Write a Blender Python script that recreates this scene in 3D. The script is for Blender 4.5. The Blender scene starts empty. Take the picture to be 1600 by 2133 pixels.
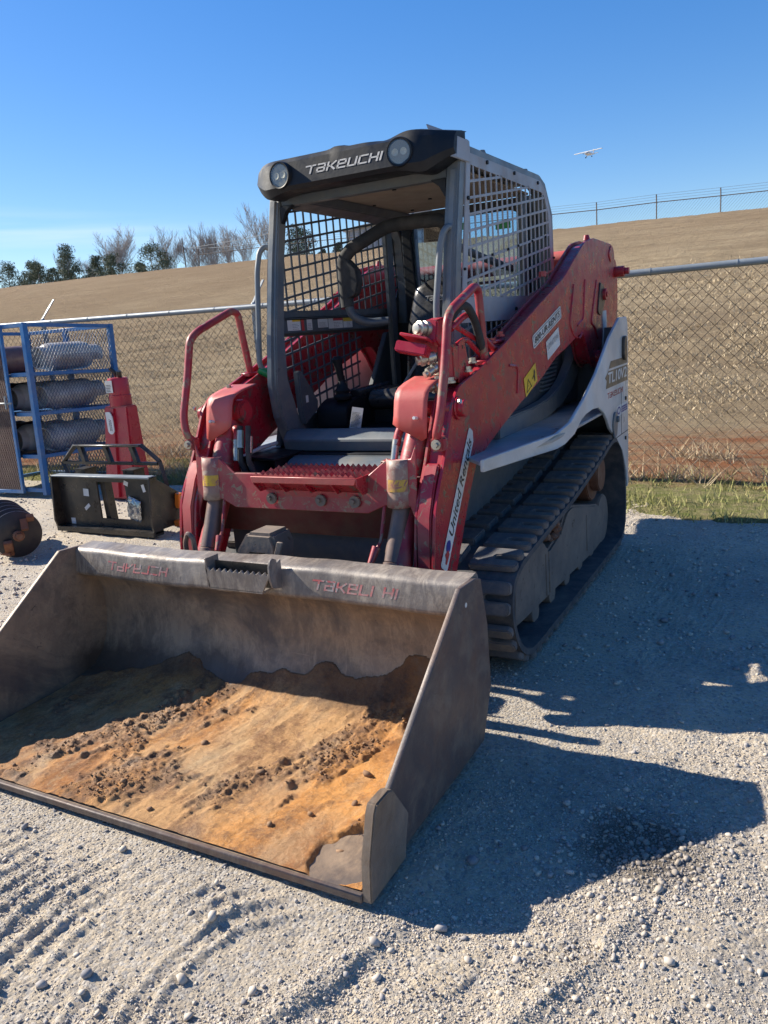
import bpy, math, random
import numpy as np
from mathutils import Vector, Matrix, Euler
rng = np.random.default_rng(7)
random.seed(7)
sc = bpy.context.scene
COL = sc.collection

# ------------------------------------------------------------------ camera, light, exposure
cam_d = bpy.data.cameras.new('camera'); cam = bpy.data.objects.new('camera', cam_d); COL.objects.link(cam)
cam_d.sensor_fit = 'HORIZONTAL'; cam_d.sensor_width = 36; cam_d.lens = 36.0*1627.6/1600
cam_d.clip_start = 0.05; cam_d.clip_end = 3000
RR = ((0.88070561, 0.0411867, -0.47186998), (0.46756725, -0.23491839, 0.8521703), (-0.07575286, -0.97114211, -0.2261515))
m = Matrix([[RR[i][0], -RR[i][1], -RR[i][2]] for i in range(3)]).to_4x4()
m.translation = Vector((1.83795, -1.43584, 1.41669)); cam.matrix_world = m
sc.camera = cam
SUN_TO = Vector((-1.40, -0.08, 1.0)).normalized()        # direction towards the sun
elev = math.asin(SUN_TO.z)
sun_d = bpy.data.lights.new('sun', 'SUN'); sun = bpy.data.objects.new('sun', sun_d); COL.objects.link(sun)
sun_d.energy = 5.0; sun_d.angle = math.radians(0.55); sun_d.color = (1.0, 0.92, 0.79)
sun.rotation_euler = SUN_TO.to_track_quat('Z', 'Y').to_euler(); sun.location = (-8, -1, 8)
w = bpy.data.worlds.new('World'); sc.world = w; w.use_nodes = True
nt = w.node_tree; nt.nodes.clear()
out = nt.nodes.new('ShaderNodeOutputWorld'); bg = nt.nodes.new('ShaderNodeBackground')
sky = nt.nodes.new('ShaderNodeTexSky'); sky.sky_type = 'NISHITA'; sky.sun_disc = False
sky.sun_elevation = elev; sky.sun_rotation = math.atan2(SUN_TO.x, SUN_TO.y)
sky.air_density = 1.0; sky.dust_density = 0.25; sky.ozone_density = 3.5; sky.altitude = 200
hs = nt.nodes.new('ShaderNodeHueSaturation'); hs.inputs['Saturation'].default_value = 1.50; hs.inputs['Hue'].default_value = 0.512
# thin streaks of high cloud low in the left of the sky
tc = nt.nodes.new('ShaderNodeTexCoord'); sep = nt.nodes.new('ShaderNodeSeparateXYZ'); nt.links.new(tc.outputs['Generated'], sep.inputs[0])
mp = nt.nodes.new('ShaderNodeMapping'); mp.inputs['Scale'].default_value = (1.4, 1.4, 26); mp.inputs['Rotation'].default_value = (0.03, -0.07, 0)
nt.links.new(tc.outputs['Generated'], mp.inputs[0])
nz = nt.nodes.new('ShaderNodeTexNoise'); nz.inputs['Scale'].default_value = 2.2; nz.inputs['Detail'].default_value = 5; nt.links.new(mp.outputs[0], nz.inputs[0])
r1 = nt.nodes.new('ShaderNodeMapRange'); r1.inputs[1].default_value = 0.36; r1.inputs[2].default_value = 0.75; r1.inputs[4].default_value = 0.55
nt.links.new(nz.outputs[0], r1.inputs[0])
r2 = nt.nodes.new('ShaderNodeMapRange'); r2.inputs[1].default_value = 0.028; r2.inputs[2].default_value = 0.002
za = nt.nodes.new('ShaderNodeMath'); za.operation = 'MULTIPLY_ADD'; za.inputs[1].default_value = 0.115; za.inputs[2].default_value = -0.047
nt.links.new(sep.outputs['X'], za.inputs[0]); zb = nt.nodes.new('ShaderNodeMath'); zb.operation = 'ADD'; nt.links.new(za.outputs[0], zb.inputs[0]); nt.links.new(sep.outputs['Z'], zb.inputs[1])
zc = nt.nodes.new('ShaderNodeMath'); zc.operation = 'ABSOLUTE'; nt.links.new(zb.outputs[0], zc.inputs[0]); nt.links.new(zc.outputs[0], r2.inputs[0])
r3 = nt.nodes.new('ShaderNodeMapRange'); r3.inputs[1].default_value = -0.45; r3.inputs[2].default_value = -0.75; nt.links.new(sep.outputs['X'], r3.inputs[0])
m1 = nt.nodes.new('ShaderNodeMath'); m1.operation = 'MULTIPLY'; nt.links.new(r1.outputs[0], m1.inputs[0]); nt.links.new(r2.outputs[0], m1.inputs[1])
m2 = nt.nodes.new('ShaderNodeMath'); m2.operation = 'MULTIPLY'; nt.links.new(m1.outputs[0], m2.inputs[0]); nt.links.new(r3.outputs[0], m2.inputs[1])
mx = nt.nodes.new('ShaderNodeMixRGB'); nt.links.new(m2.outputs[0], mx.inputs[0]); nt.links.new(hs.outputs[0], mx.inputs[1]); mx.inputs[2].default_value = (4.0, 4.5, 4.9, 1)
gm_ = nt.nodes.new('ShaderNodeGamma'); gm_.inputs[1].default_value = 0.78; nt.links.new(sky.outputs[0], gm_.inputs[0])
nt.links.new(gm_.outputs[0], hs.inputs['Color']); nt.links.new(mx.outputs[0], bg.inputs[0]); nt.links.new(bg.outputs[0], out.inputs[0])
bg.inputs[1].default_value = 0.122
sc.view_settings.view_transform = 'Standard'; sc.view_settings.look = 'None'; sc.view_settings.gamma = 1.0
sc.view_settings.use_curve_mapping = False; sc.view_settings.exposure = 0.96
sc.render.engine = 'CYCLES'
sc.cycles.max_bounces = 6; sc.cycles.transparent_max_bounces = 12

# ------------------------------------------------------------------ materials
def srgb(r, g, b):
    f = lambda c: ((c/255+0.055)/1.055)**2.4 if c > 10 else c/255/12.92
    return (f(r), f(g), f(b))
def N(nt, t, **kw):
    n = nt.nodes.new(t)
    for k, v in kw.items(): setattr(n, k, v)
    return n
def noise(nt, vec, scale, detail=4, rough=0.6, dist=0.0):
    n = N(nt, 'ShaderNodeTexNoise'); n.inputs['Scale'].default_value = scale; n.inputs['Detail'].default_value = detail
    n.inputs['Roughness'].default_value = rough; n.inputs['Distortion'].default_value = dist
    nt.links.new(vec, n.inputs['Vector']); return n.outputs[0]
def ramp(nt, val, a, b, lo=0.0, hi=1.0):
    n = N(nt, 'ShaderNodeMapRange'); n.inputs[1].default_value = a; n.inputs[2].default_value = b
    n.inputs[3].default_value = lo; n.inputs[4].default_value = hi; nt.links.new(val, n.inputs[0]); return n.outputs[0]
def mixc(nt, fac, a, b):
    n = N(nt, 'ShaderNodeMixRGB')
    if isinstance(fac, (int, float)): n.inputs[0].default_value = fac
    else: nt.links.new(fac, n.inputs[0])
    for i, c in ((1, a), (2, b)):
        if isinstance(c, tuple): n.inputs[i].default_value = (*c[:3], 1)
        else: nt.links.new(c, n.inputs[i])
    return n.outputs[0]
def mth(nt, op, a, b=0.0):
    n = N(nt, 'ShaderNodeMath', operation=op)
    for i, c in ((0, a), (1, b)):
        if isinstance(c, (int, float)): n.inputs[i].default_value = c
        else: nt.links.new(c, n.inputs[i])
    return n.outputs[0]
def newmat(name):
    mt = bpy.data.materials.new(name); mt.use_nodes = True; nt = mt.node_tree
    return mt, nt, nt.nodes['Principled BSDF'], N(nt, 'ShaderNodeTexCoord').outputs['Object']
def bump(nt, bs, h, strength=0.3, dist=0.01):
    b = N(nt, 'ShaderNodeBump'); b.inputs['Strength'].default_value = strength; b.inputs['Distance'].default_value = dist
    nt.links.new(h, b.inputs['Height']); nt.links.new(b.outputs[0], bs.inputs['Normal'])
def worn(name, base, base2=None, rough=0.5, metal=0.0, dirt=(0.2, 0.15, 0.1), amt=0.35, dscale=6, chip=None, chip_amt=0.0, bscale=40, bstr=0.15, spec=0.5, mscale=3, rvar=0.15):
    mt, nt, bs, co = newmat(name)
    base2 = base2 or tuple(c*0.8 for c in base)
    c = mixc(nt, ramp(nt, noise(nt, co, mscale, 5), 0.35, 0.65), base, base2)
    d = mth(nt, 'MULTIPLY', ramp(nt, noise(nt, co, dscale, 8, 0.68, 0.4), 0.42, 0.72), amt*1.6)
    c = mixc(nt, d, c, dirt)
    if chip is not None:
        k = ramp(nt, noise(nt, co, 22, 6, 0.7, 0.8), 0.66-0.12*chip_amt, 0.69-0.12*chip_amt)
        c = mixc(nt, k, c, chip)
    nt.links.new(c, bs.inputs['Base Color'])
    nt.links.new(ramp(nt, noise(nt, co, dscale*1.7, 4), 0.3, 0.7, max(0.05, rough-rvar), min(1, rough+rvar)), bs.inputs['Roughness'])
    bs.inputs['Metallic'].default_value = metal
    bs.inputs['Specular IOR Level'].default_value = spec
    bump(nt, bs, noise(nt, co, bscale, 5), bstr, 0.004)
    return mt
M = {}
M['red'] = worn('red_paint', (0.41, 0.014, 0.030), (0.30, 0.010, 0.025), 0.34, dirt=(0.22, 0.07, 0.055), amt=0.3, dscale=9, chip=(0.13, 0.08, 0.065), chip_amt=0.8)
M['red_worn'] = worn('worn_red_paint', (0.37, 0.020, 0.036), (0.27, 0.014, 0.028), 0.46, dirt=(0.23, 0.11, 0.08), amt=0.45, dscale=9, chip=(0.23, 0.15, 0.10), chip_amt=0.75)
M['red_light'] = worn('sunlit_red_paint', (0.50, 0.085, 0.075), (0.44, 0.07, 0.065), 0.5, dirt=(0.36, 0.18, 0.13), amt=0.25, chip=(0.3, 0.18, 0.13), chip_amt=0.1)  # oxidised red with the sunlit pink put into the colour
M['cab'] = worn('grey_cab_paint', (0.125, 0.155, 0.18), (0.09, 0.118, 0.142), 0.42, dirt=(0.24, 0.225, 0.19), amt=0.5, dscale=4)
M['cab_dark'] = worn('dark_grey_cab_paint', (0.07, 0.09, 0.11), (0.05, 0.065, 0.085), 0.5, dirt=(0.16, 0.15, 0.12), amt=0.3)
M['screen'] = worn('lilac_grey_screen_paint', (0.34, 0.35, 0.37), (0.29, 0.30, 0.325), 0.5, dirt=(0.25, 0.2, 0.15), amt=0.3)
M['white'] = worn('off_white_panel_paint', (0.60, 0.61, 0.60), (0.53, 0.54, 0.54), 0.4, dirt=(0.30, 0.27, 0.22), amt=0.35, dscale=3)
M['shelf'] = worn('grey_fender_paint', (0.34, 0.38, 0.41), (0.30, 0.33, 0.36), 0.4, dirt=(0.25, 0.22, 0.18), amt=0.5, dscale=4)
M['black'] = worn('black_plastic', (0.009, 0.011, 0.015), (0.007, 0.009, 0.012), 0.5, dirt=(0.03, 0.03, 0.03), amt=0.2, spec=0.3)
M['blackp'] = worn('black_frame_paint', (0.012, 0.012, 0.013), (0.02, 0.02, 0.02), 0.35, dirt=(0.12, 0.09, 0.06), amt=0.3)
M['foam'] = worn('black_foam_padding', (0.022, 0.024, 0.026), None, 0.8, dirt=(0.09, 0.08, 0.07), amt=0.4)
M['vinyl'] = worn('black_seat_vinyl', (0.02, 0.02, 0.022), None, 0.3, dirt=(0.06, 0.055, 0.05), amt=0.3)
M['liner'] = worn('beige_ceiling_liner', (0.34, 0.28, 0.22), (0.30, 0.25, 0.20), 0.9, dirt=(0.2, 0.16, 0.12), amt=0.3)
M['rubber'] = worn('dusty_track_rubber', (0.095, 0.097, 0.105), (0.06, 0.063, 0.072), 0.85, dirt=(0.26, 0.20, 0.155), amt=0.45, dscale=9, bscale=60, bstr=0.5)
M['rubber2'] = worn('track_belt_rubber', (0.05, 0.055, 0.065), (0.035, 0.04, 0.048), 0.8, dirt=(0.17, 0.14, 0.12), amt=0.45, dscale=7, bstr=0.4)
M['red_scraped'] = worn('scraped_red_paint', (0.30, 0.045, 0.05), (0.24, 0.17, 0.14), 0.6, dirt=(0.30, 0.21, 0.16), amt=0.8, dscale=12, chip=(0.33, 0.25, 0.20), chip_amt=0.9, mscale=7)
M['mudsteel'] = worn('mud_caked_steel', (0.20, 0.155, 0.125), (0.14, 0.115, 0.10), 0.85, dirt=(0.27, 0.205, 0.155), amt=0.5, dscale=5, chip=(0.10, 0.07, 0.05), chip_amt=0.3, bscale=18, bstr=0.5)
M['rod'] = worn('dull_cylinder_steel', (0.17, 0.115, 0.09), (0.10, 0.075, 0.07), 0.45, metal=0.2, dirt=(0.30, 0.17, 0.12), amt=0.45)
M['steel'] = worn('zinc_fitting', (0.55, 0.52, 0.45), (0.4, 0.37, 0.32), 0.35, metal=0.7, dirt=(0.2, 0.15, 0.1), amt=0.4)
M['galv'] = worn('galvanised_pipe', (0.24, 0.27, 0.29), (0.19, 0.22, 0.24), 0.5, metal=0.2, dirt=(0.3, 0.3, 0.28), amt=0.3)
M['wire'] = worn('fence_wire', (0.075, 0.055, 0.04), (0.05, 0.035, 0.025), 0.6, metal=0.1, dirt=(0.14, 0.09, 0.05), amt=0.5)
M['meshb'] = worn('shaded_dusty_blue_mesh_paint', (0.03, 0.075, 0.17), (0.04, 0.07, 0.12), 0.6, dirt=(0.14, 0.14, 0.14), amt=0.4)  # darker than the cage blue: shade of the side panel put into the paint
M['meshm'] = worn('rusty_mesh_paint', (0.10, 0.06, 0.05), (0.07, 0.05, 0.05), 0.6, dirt=(0.2, 0.14, 0.11), amt=0.4)
M['red_dark'] = worn('shaded_dark_red_paint', (0.11, 0.012, 0.018), (0.08, 0.012, 0.015), 0.6, dirt=(0.07, 0.05, 0.04), amt=0.5)  # red darkened to carry the shade below the crossmember
M['rim'] = worn('disc_rim_highlight', (0.35, 0.33, 0.32), None, 0.35, metal=0.5, amt=0.2)  # pale steel that paints the bright edge highlight of the discs
M['blue'] = worn('blue_cage_paint', (0.015, 0.15, 0.38), (0.012, 0.11, 0.31), 0.4, dirt=(0.25, 0.28, 0.3), amt=0.25, chip=(0.2, 0.12, 0.07), chip_amt=0.1)
M['tank'] = worn('grey_tank_paint', (0.58, 0.56, 0.52), (0.46, 0.44, 0.41), 0.4, metal=0.1, dirt=(0.3, 0.2, 0.13), amt=0.45)
M['tankw'] = worn('white_tank_paint', (0.62, 0.60, 0.54), None, 0.45, dirt=(0.3, 0.22, 0.15), amt=0.3)
M['maroon'] = worn('maroon_tank_paint', (0.13, 0.055, 0.05), (0.10, 0.045, 0.04), 0.45, dirt=(0.24, 0.17, 0.13), amt=0.4)
M['redbox'] = worn('clean_red_paint', (0.42, 0.012, 0.035), (0.38, 0.012, 0.03), 0.35, dirt=(0.3, 0.1, 0.08), amt=0.12)
M['orange'] = worn('orange_paint', (0.75, 0.2, 0.02), None, 0.5, dirt=(0.25, 0.13, 0.06), amt=0.4)
M['rust'] = worn('rusty_steel', (0.20, 0.075, 0.035), (0.11, 0.05, 0.03), 0.75, dirt=(0.28, 0.16, 0.10), amt=0.5, bstr=0.5)
M['disc'] = worn('dark_disc_steel', (0.02, 0.02, 0.025), (0.03, 0.026, 0.026), 0.45, metal=0.2, dirt=(0.07, 0.05, 0.045), amt=0.3)
M['dec_white'] = worn('white_decal', (0.72, 0.72, 0.70), None, 0.45, dirt=(0.35, 0.33, 0.3), amt=0.25)
M['dec_black'] = worn('black_decal', (0.012, 0.012, 0.014), None, 0.5, amt=0.05)
M['dec_yellow'] = worn('yellow_decal', (0.75, 0.47, 0.02), None, 0.45, dirt=(0.30, 0.2, 0.1), amt=0.15)
M['dec_yellow_worn'] = worn('scraped_yellow_decal', (0.66, 0.42, 0.03), None, 0.55, dirt=(0.28, 0.13, 0.09), amt=0.9, dscale=14, chip=(0.29, 0.12, 0.09), chip_amt=1.0)
M['dec_red'] = worn('red_decal', (0.50, 0.04, 0.04), None, 0.5, amt=0.1)
M['dec_red_worn'] = worn('worn_red_lettering', (0.52, 0.10, 0.10), None, 0.6, dirt=(0.36, 0.33, 0.30), amt=0.9, dscale=16, chip=(0.34, 0.32, 0.30), chip_amt=0.9)
M['dec_blue'] = worn('blue_decal', (0.02, 0.03, 0.25), None, 0.5, amt=0.05)
M['dec_brown'] = worn('brown_decal', (0.17, 0.13, 0.08), None, 0.5, amt=0.1)
M['dec_grey'] = worn('grey_print', (0.35, 0.35, 0.36), None, 0.5, amt=0.1)
M['dec_silver'] = worn('silver_lettering', (0.62, 0.60, 0.56), None, 0.5, amt=0.1)
M['green'] = worn('green_tape', (0.01, 0.22, 0.07), None, 0.4, amt=0.05)
M['plane'] = worn('white_aircraft_paint', (0.75, 0.75, 0.75), None, 0.3, amt=0.02)
M['grey_wall'] = worn('grey_metal_wall', (0.36, 0.38, 0.42), None, 0.6, amt=0.1)
M['bark'] = worn('winter_bark', (0.30, 0.27, 0.26), (0.36, 0.33, 0.31), 0.9, amt=0.2)
M['needle'] = worn('pine_needles', (0.085, 0.12, 0.075), (0.13, 0.155, 0.10), 0.85, dirt=(0.12, 0.10, 0.05), amt=0.4, mscale=0.8, dscale=1.5)
M['needle_dark'] = worn('dark_evergreen_needles', (0.02, 0.045, 0.018), (0.04, 0.065, 0.03), 0.9, dirt=(0.06, 0.07, 0.03), amt=0.4, mscale=0.8, dscale=1.5)
M['concrete'] = worn('concrete_strip', (0.38, 0.38, 0.38), None, 0.9, amt=0.3)
M['pole'] = worn('weathered_wood_pole', (0.13, 0.11, 0.10), None, 0.9, amt=0.3)

def bucket_steel(name, base, rusty, tan, scr=.5):
    mt, nt, bs, co = newmat(name)
    a = ramp(nt, noise(nt, co, 5, 8, 0.7, 0.5), 0.40, 0.66)
    c = mixc(nt, a, base, rusty)
    mp = N(nt, 'ShaderNodeMapping'); mp.inputs['Scale'].default_value = (9, 3, 3); nt.links.new(co, mp.inputs[0])
    s = ramp(nt, noise(nt, mp.outputs[0], 3, 9, 0.75, 0.6), 0.47, 0.62)
    c = mixc(nt, mth(nt, 'MULTIPLY', s, 0.65), c, tan)
    sc2 = ramp(nt, noise(nt, mp.outputs[0], 9, 8, 0.8, 1.2), 0.62, 0.66)
    c = mixc(nt, mth(nt, 'MULTIPLY', sc2, scr), c, (0.05, 0.042, 0.045))
    gr_ = ramp(nt, noise(nt, co, 1.9, 6, 0.7, 0.5), 0.52, 0.64)
    c = mixc(nt, mth(nt, 'MULTIPLY', gr_, scr*.75), c, (0.075, 0.065, 0.065))
    mp2 = N(nt, 'ShaderNodeMapping'); mp2.inputs['Scale'].default_value = (3, 40, 40); mp2.inputs['Rotation'].default_value = (0.3, 0.5, 0.4); nt.links.new(co, mp2.inputs[0])
    c = mixc(nt, mth(nt, 'MULTIPLY', ramp(nt, noise(nt, mp2.outputs[0], 2, 4, .6), .66, .72), .35), c, tan)
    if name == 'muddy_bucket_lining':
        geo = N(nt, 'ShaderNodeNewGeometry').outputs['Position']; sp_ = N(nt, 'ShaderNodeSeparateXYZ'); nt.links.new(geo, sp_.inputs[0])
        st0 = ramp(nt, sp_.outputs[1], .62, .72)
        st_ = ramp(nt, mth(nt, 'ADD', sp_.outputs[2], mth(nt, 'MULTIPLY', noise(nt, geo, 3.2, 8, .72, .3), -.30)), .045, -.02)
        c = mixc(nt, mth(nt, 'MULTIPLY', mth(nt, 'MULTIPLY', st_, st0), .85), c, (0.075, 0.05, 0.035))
    nt.links.new(c, bs.inputs['Base Color']); bs.inputs['Metallic'].default_value = 0.15
    nt.links.new(ramp(nt, noise(nt, co, 9, 4), 0.3, 0.7, 0.38, 0.62), bs.inputs['Roughness'])
    bump(nt, bs, noise(nt, co, 26, 9, 0.75), 0.35, 0.006)
    return mt
M['b_out'] = bucket_steel('scraped_bucket_steel', (0.10, 0.08, 0.076), (0.15, 0.09, 0.065), (0.20, 0.16, 0.125), .7)
M['b_in'] = bucket_steel('muddy_bucket_lining', (0.30, 0.215, 0.145), (0.15, 0.113, 0.085), (0.38, 0.275, 0.18), .95)
M['b_rail'] = bucket_steel('worn_bright_bucket_steel', (0.23, 0.205, 0.185), (0.15, 0.115, 0.09), (0.42, 0.36, 0.29), .7)
M['b_edge'] = bucket_steel('muddy_edge_steel', (0.27, 0.22, 0.175), (0.22, 0.15, 0.09), (0.36, 0.28, 0.20))

def glassmat(name, tint, alpha, rough=0.02):
    mt, nt, bs, co = newmat(name); nt.nodes.remove(bs)
    tr = N(nt, 'ShaderNodeBsdfTransparent'); tr.inputs[0].default_value = (*tint, 1)
    gl = N(nt, 'ShaderNodeBsdfGlossy'); gl.inputs['Roughness'].default_value = rough; gl.inputs[0].default_value = (0.6, 0.6, 0.6, 1)
    di = N(nt, 'ShaderNodeBsdfDiffuse'); di.inputs[0].default_value = (0.4, 0.45, 0.5, 1)
    mx = N(nt, 'ShaderNodeMixShader'); mx.inputs[0].default_value = alpha
    mx2 = N(nt, 'ShaderNodeMixShader'); mx2.inputs[0].default_value = 0.3
    nt.links.new(gl.outputs[0], mx2.inputs[1]); nt.links.new(di.outputs[0], mx2.inputs[2])
    nt.links.new(tr.outputs[0], mx.inputs[1]); nt.links.new(mx2.outputs[0], mx.inputs[2])
    nt.links.new(mx.outputs[0], nt.nodes['Material Output'].inputs[0]); return mt
M['glass'] = glassmat('dusty_tinted_glass', (0.72, 0.85, 0.93), 0.10)
M['lens'] = glassmat('headlight_lens', (0.9, 0.9, 0.86), 0.12, 0.1)
M['bag'] = glassmat('clear_plastic_bag', (0.8, 0.85, 0.9), 0.55, 0.15)

# ------------------------------------------------------------------ mesh helpers
def frame_from(z):
    z = Vector(z).normalized(); a = Vector((0, 0, 1)) if abs(z.z) < 0.9 else Vector((1, 0, 0))
    x = a.cross(z).normalized(); return x, z.cross(x), z
class MB:
    def __init__(s): s.v = []; s.f = []
    def add(s, vs, fs):
        o = len(s.v); s.v += [tuple(v) for v in vs]; s.f += [tuple(i+o for i in f) for f in fs]; return s
    def box(s, c, d, rot=None):
        vs = []
        for x in (-.5, .5):
            for y in (-.5, .5):
                for z in (-.5, .5):
                    p = Vector((x*d[0], y*d[1], z*d[2]))
                    if rot is not None: p = rot @ p
                    vs.append(p+Vector(c))
        return s.add(vs, [(0, 1, 3, 2), (4, 6, 7, 5), (0, 4, 5, 1), (2, 3, 7, 6), (0, 2, 6, 4), (1, 5, 7, 3)])
    def b2(s, x0, x1, y0, y1, z0, z1):
        return s.box(((x0+x1)/2, (y0+y1)/2, (z0+z1)/2), (abs(x1-x0), abs(y1-y0), abs(z1-z0)))
    def prism(s, poly, axis, a, b):
        """poly: 2d points; axis 'x' -> (y,z), 'y' -> (x,z), 'z' -> (x,y)"""
        n = len(poly)
        def P(p, t): return {'x': (t, p[0], p[1]), 'y': (p[0], t, p[1]), 'z': (p[0], p[1], t)}[axis]
        vs = [P(p, a) for p in poly]+[P(p, b) for p in poly]
        fs = [tuple(range(n))[::-1], tuple(range(n, 2*n))]+[(i, (i+1) % n, n+(i+1) % n, n+i) for i in range(n)]
        return s.add(vs, fs)
    def strip(s, A, B, axis, a, b, closed=False):
        """solid band between two 2d polylines of the same length"""
        n = len(A)
        def P(p, t): return {'x': (t, p[0], p[1]), 'y': (p[0], t, p[1]), 'z': (p[0], p[1], t)}[axis]
        vs = []
        for i in range(n): vs += [P(A[i], a), P(B[i], a), P(A[i], b), P(B[i], b)]
        fs = []
        for i in range(n if closed else n-1):
            p, q = 4*i, 4*((i+1) % n)
            fs += [(p, p+1, q+1, q), (p+2, q+2, q+3, p+3), (p, q, q+2, p+2), (p+1, p+3, q+3, q+1)]
        if not closed: fs += [(0, 2, 3, 1), (4*n-4, 4*n-3, 4*n-1, 4*n-2)]
        return s.add(vs, fs)
    def cyl(s, p0, p1, r, r2=None, seg=16, caps=True):
        p0, p1 = Vector(p0), Vector(p1); r2 = r if r2 is None else r2
        x, y, z = frame_from(p1-p0)
        vs = [p0+(x*math.cos(t)+y*math.sin(t))*r for t in np.linspace(0, 2*math.pi, seg, endpoint=False)]
        vs += [p1+(x*math.cos(t)+y*math.sin(t))*r2 for t in np.linspace(0, 2*math.pi, seg, endpoint=False)]
        fs = [(i, (i+1) % seg, seg+(i+1) % seg, seg+i) for i in range(seg)]
        if caps: fs += [tuple(range(seg))[::-1], tuple(range(seg, 2*seg))]
        return s.add(vs, fs)
    def tube(s, pts, r, seg=10, rad=None, closed=False):
        pts = [Vector(p) for p in pts]
        if rad: pts = rounded(pts, rad)
        n = len(pts); rr = r if hasattr(r, '__len__') else [r]*n
        x = None; vs = []
        for i, p in enumerate(pts):
            t = (pts[min(i+1, n-1)]-pts[max(i-1, 0)]).normalized()
            if x is None: x = frame_from(t)[0]
            x = (x-t*x.dot(t)).normalized(); y = t.cross(x)
            vs += [p+(x*math.cos(a)+y*math.sin(a))*rr[i] for a in np.linspace(0, 2*math.pi, seg, endpoint=False)]
        fs = []
        for i in range(n-1):
            for j in range(seg): fs.append((i*seg+j, i*seg+(j+1) % seg, (i+1)*seg+(j+1) % seg, (i+1)*seg+j))
        fs += [tuple(range(seg))[::-1], tuple(range((n-1)*seg, n*seg))]
        return s.add(vs, fs)
    def lathe(s, prof, p0, axis, seg=24):
        """prof: (r, h) along axis from p0"""
        p0 = Vector(p0); x, y, z = frame_from(axis); n = len(prof); vs = []
        for r, h in prof:
            vs += [p0+z*h+(x*math.cos(t)+y*math.sin(t))*max(r, 1e-4) for t in np.linspace(0, 2*math.pi, seg, endpoint=False)]
        fs = []
        for i in range(n-1):
            for j in range(seg): fs.append((i*seg+j, i*seg+(j+1) % seg, (i+1)*seg+(j+1) % seg, (i+1)*seg+j))
        return s.add(vs, fs)
    def grid(s, P):
        """P: (n,m,3) array"""
        n, mm = P.shape[:2]; vs = P.reshape(-1, 3).tolist()
        fs = [(i*mm+j, i*mm+j+1, (i+1)*mm+j+1, (i+1)*mm+j) for i in range(n-1) for j in range(mm-1)]
        return s.add(vs, fs)
    def cut(s, ys):
        import bmesh
        bm = bmesh.new(); vs = [bm.verts.new(v) for v in s.v]
        for f in s.f: bm.faces.new([vs[i] for i in f])
        for y in ys: bmesh.ops.bisect_plane(bm, geom=bm.verts[:]+bm.edges[:]+bm.faces[:], plane_co=(0, y, 0), plane_no=(0, 1, 0), dist=1e-5)
        bm.verts.index_update(); s.v = [tuple(v.co) for v in bm.verts]; s.f = [tuple(v.index for v in f.verts) for f in bm.faces]; bm.free(); return s
    def warp(s, fn): s.v = [tuple(fn(*v)) for v in s.v]; return s
def rounded(pts, rad, n=5):
    out = [pts[0]]
    for i in range(1, len(pts)-1):
        a, b, c = pts[i-1], pts[i], pts[i+1]
        d1, d2 = (a-b), (c-b); r = min(rad, d1.length*0.45, d2.length*0.45)
        p, q = b+d1.normalized()*r, b+d2.normalized()*r
        for k in range(n+1):
            t = k/n; out.append(p*(1-t)**2+b*2*t*(1-t)+q*t*t)
    out.append(pts[-1]); return out
def round2(poly, rad, n=4, closed=True):
    P = [Vector((p[0], p[1], 0)) for p in poly]; out = []; L = len(P)
    for i in range(L):
        if not closed and i in (0, L-1): out.append(tuple(P[i][:2])); continue
        a, b, c = P[i-1], P[i], P[(i+1) % L]; d1, d2 = a-b, c-b
        r = min(rad, d1.length*0.45, d2.length*0.45); p, q = b+d1.normalized()*r, b+d2.normalized()*r
        for k in range(n+1):
            t = k/n; o = p*(1-t)**2+b*2*t*(1-t)+q*t*t; out.append((o.x, o.y))
    return out
def inset(poly, d):
    n = len(poly); A = sum(poly[i][0]*poly[(i+1) % n][1]-poly[(i+1) % n][0]*poly[i][1] for i in range(n)); sg = 1 if A > 0 else -1
    out = []
    for i in range(n):
        a, b, c = (Vector(poly[i-1]), Vector(poly[i]), Vector(poly[(i+1) % n]))
        n1 = Vector((-(b-a).y, (b-a).x)).normalized()*sg; n2 = Vector((-(c-b).y, (c-b).x)).normalized()*sg
        nn = (n1+n2); nn = nn.normalized()*min(2.0, 1/max(0.3, nn.normalized().dot(n1)))
        out.append(tuple(b+nn*d))
    return out
def root(name, label, cat, loc=(0, 0, 0), group=None):
    o = bpy.data.objects.new(name, None); COL.objects.link(o); o.location = loc; o.empty_display_size = 0.1
    o['label'] = label; o['category'] = cat
    if group: o['group'] = group
    return o
def obj(name, mb, mat, parent=None, bev=0.0, smooth=40, label=None, local=False, mesh=None, fixn=True):
    """link mb as one mesh object. Coordinates are in world space unless local=True."""
    if mesh is None:
        mesh = bpy.data.meshes.new(name); mesh.from_pydata([tuple(v) for v in mb.v], [], mb.f)
        if fixn or bev:
            import bmesh
            bm = bmesh.new(); bm.from_mesh(mesh)
            if fixn: bmesh.ops.recalc_face_normals(bm, faces=bm.faces)
            if bev:
                es = [e for e in bm.edges if len(e.link_faces) == 2 and e.calc_face_angle(0) > math.radians(28)]
                bmesh.ops.bevel(bm, geom=es, offset=bev, segments=2 if bev > 0.003 else 1, affect='EDGES', clamp_overlap=True)
            bm.to_mesh(mesh); bm.free()
        mesh.materials.append(M[mat] if isinstance(mat, str) else mat)
        if smooth:
            mesh.shade_smooth(); mesh.set_sharp_from_angle(angle=math.radians(smooth))
    o = bpy.data.objects.new(name, mesh); COL.objects.link(o)
    if parent is not None:
        o.parent = parent
        if not local:
            off = Vector((0, 0, 0)); p = parent
            while p is not None: off += Vector(p.location); p = p.parent
            o.location = -off
    if label: o['label'] = label
    return o
def tag(o, label, cat=None, group=None, kind=None):
    if label: o['label'] = label
    if cat: o['category'] = cat
    if group: o['group'] = group
    if kind: o['kind'] = kind
    return o
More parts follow.
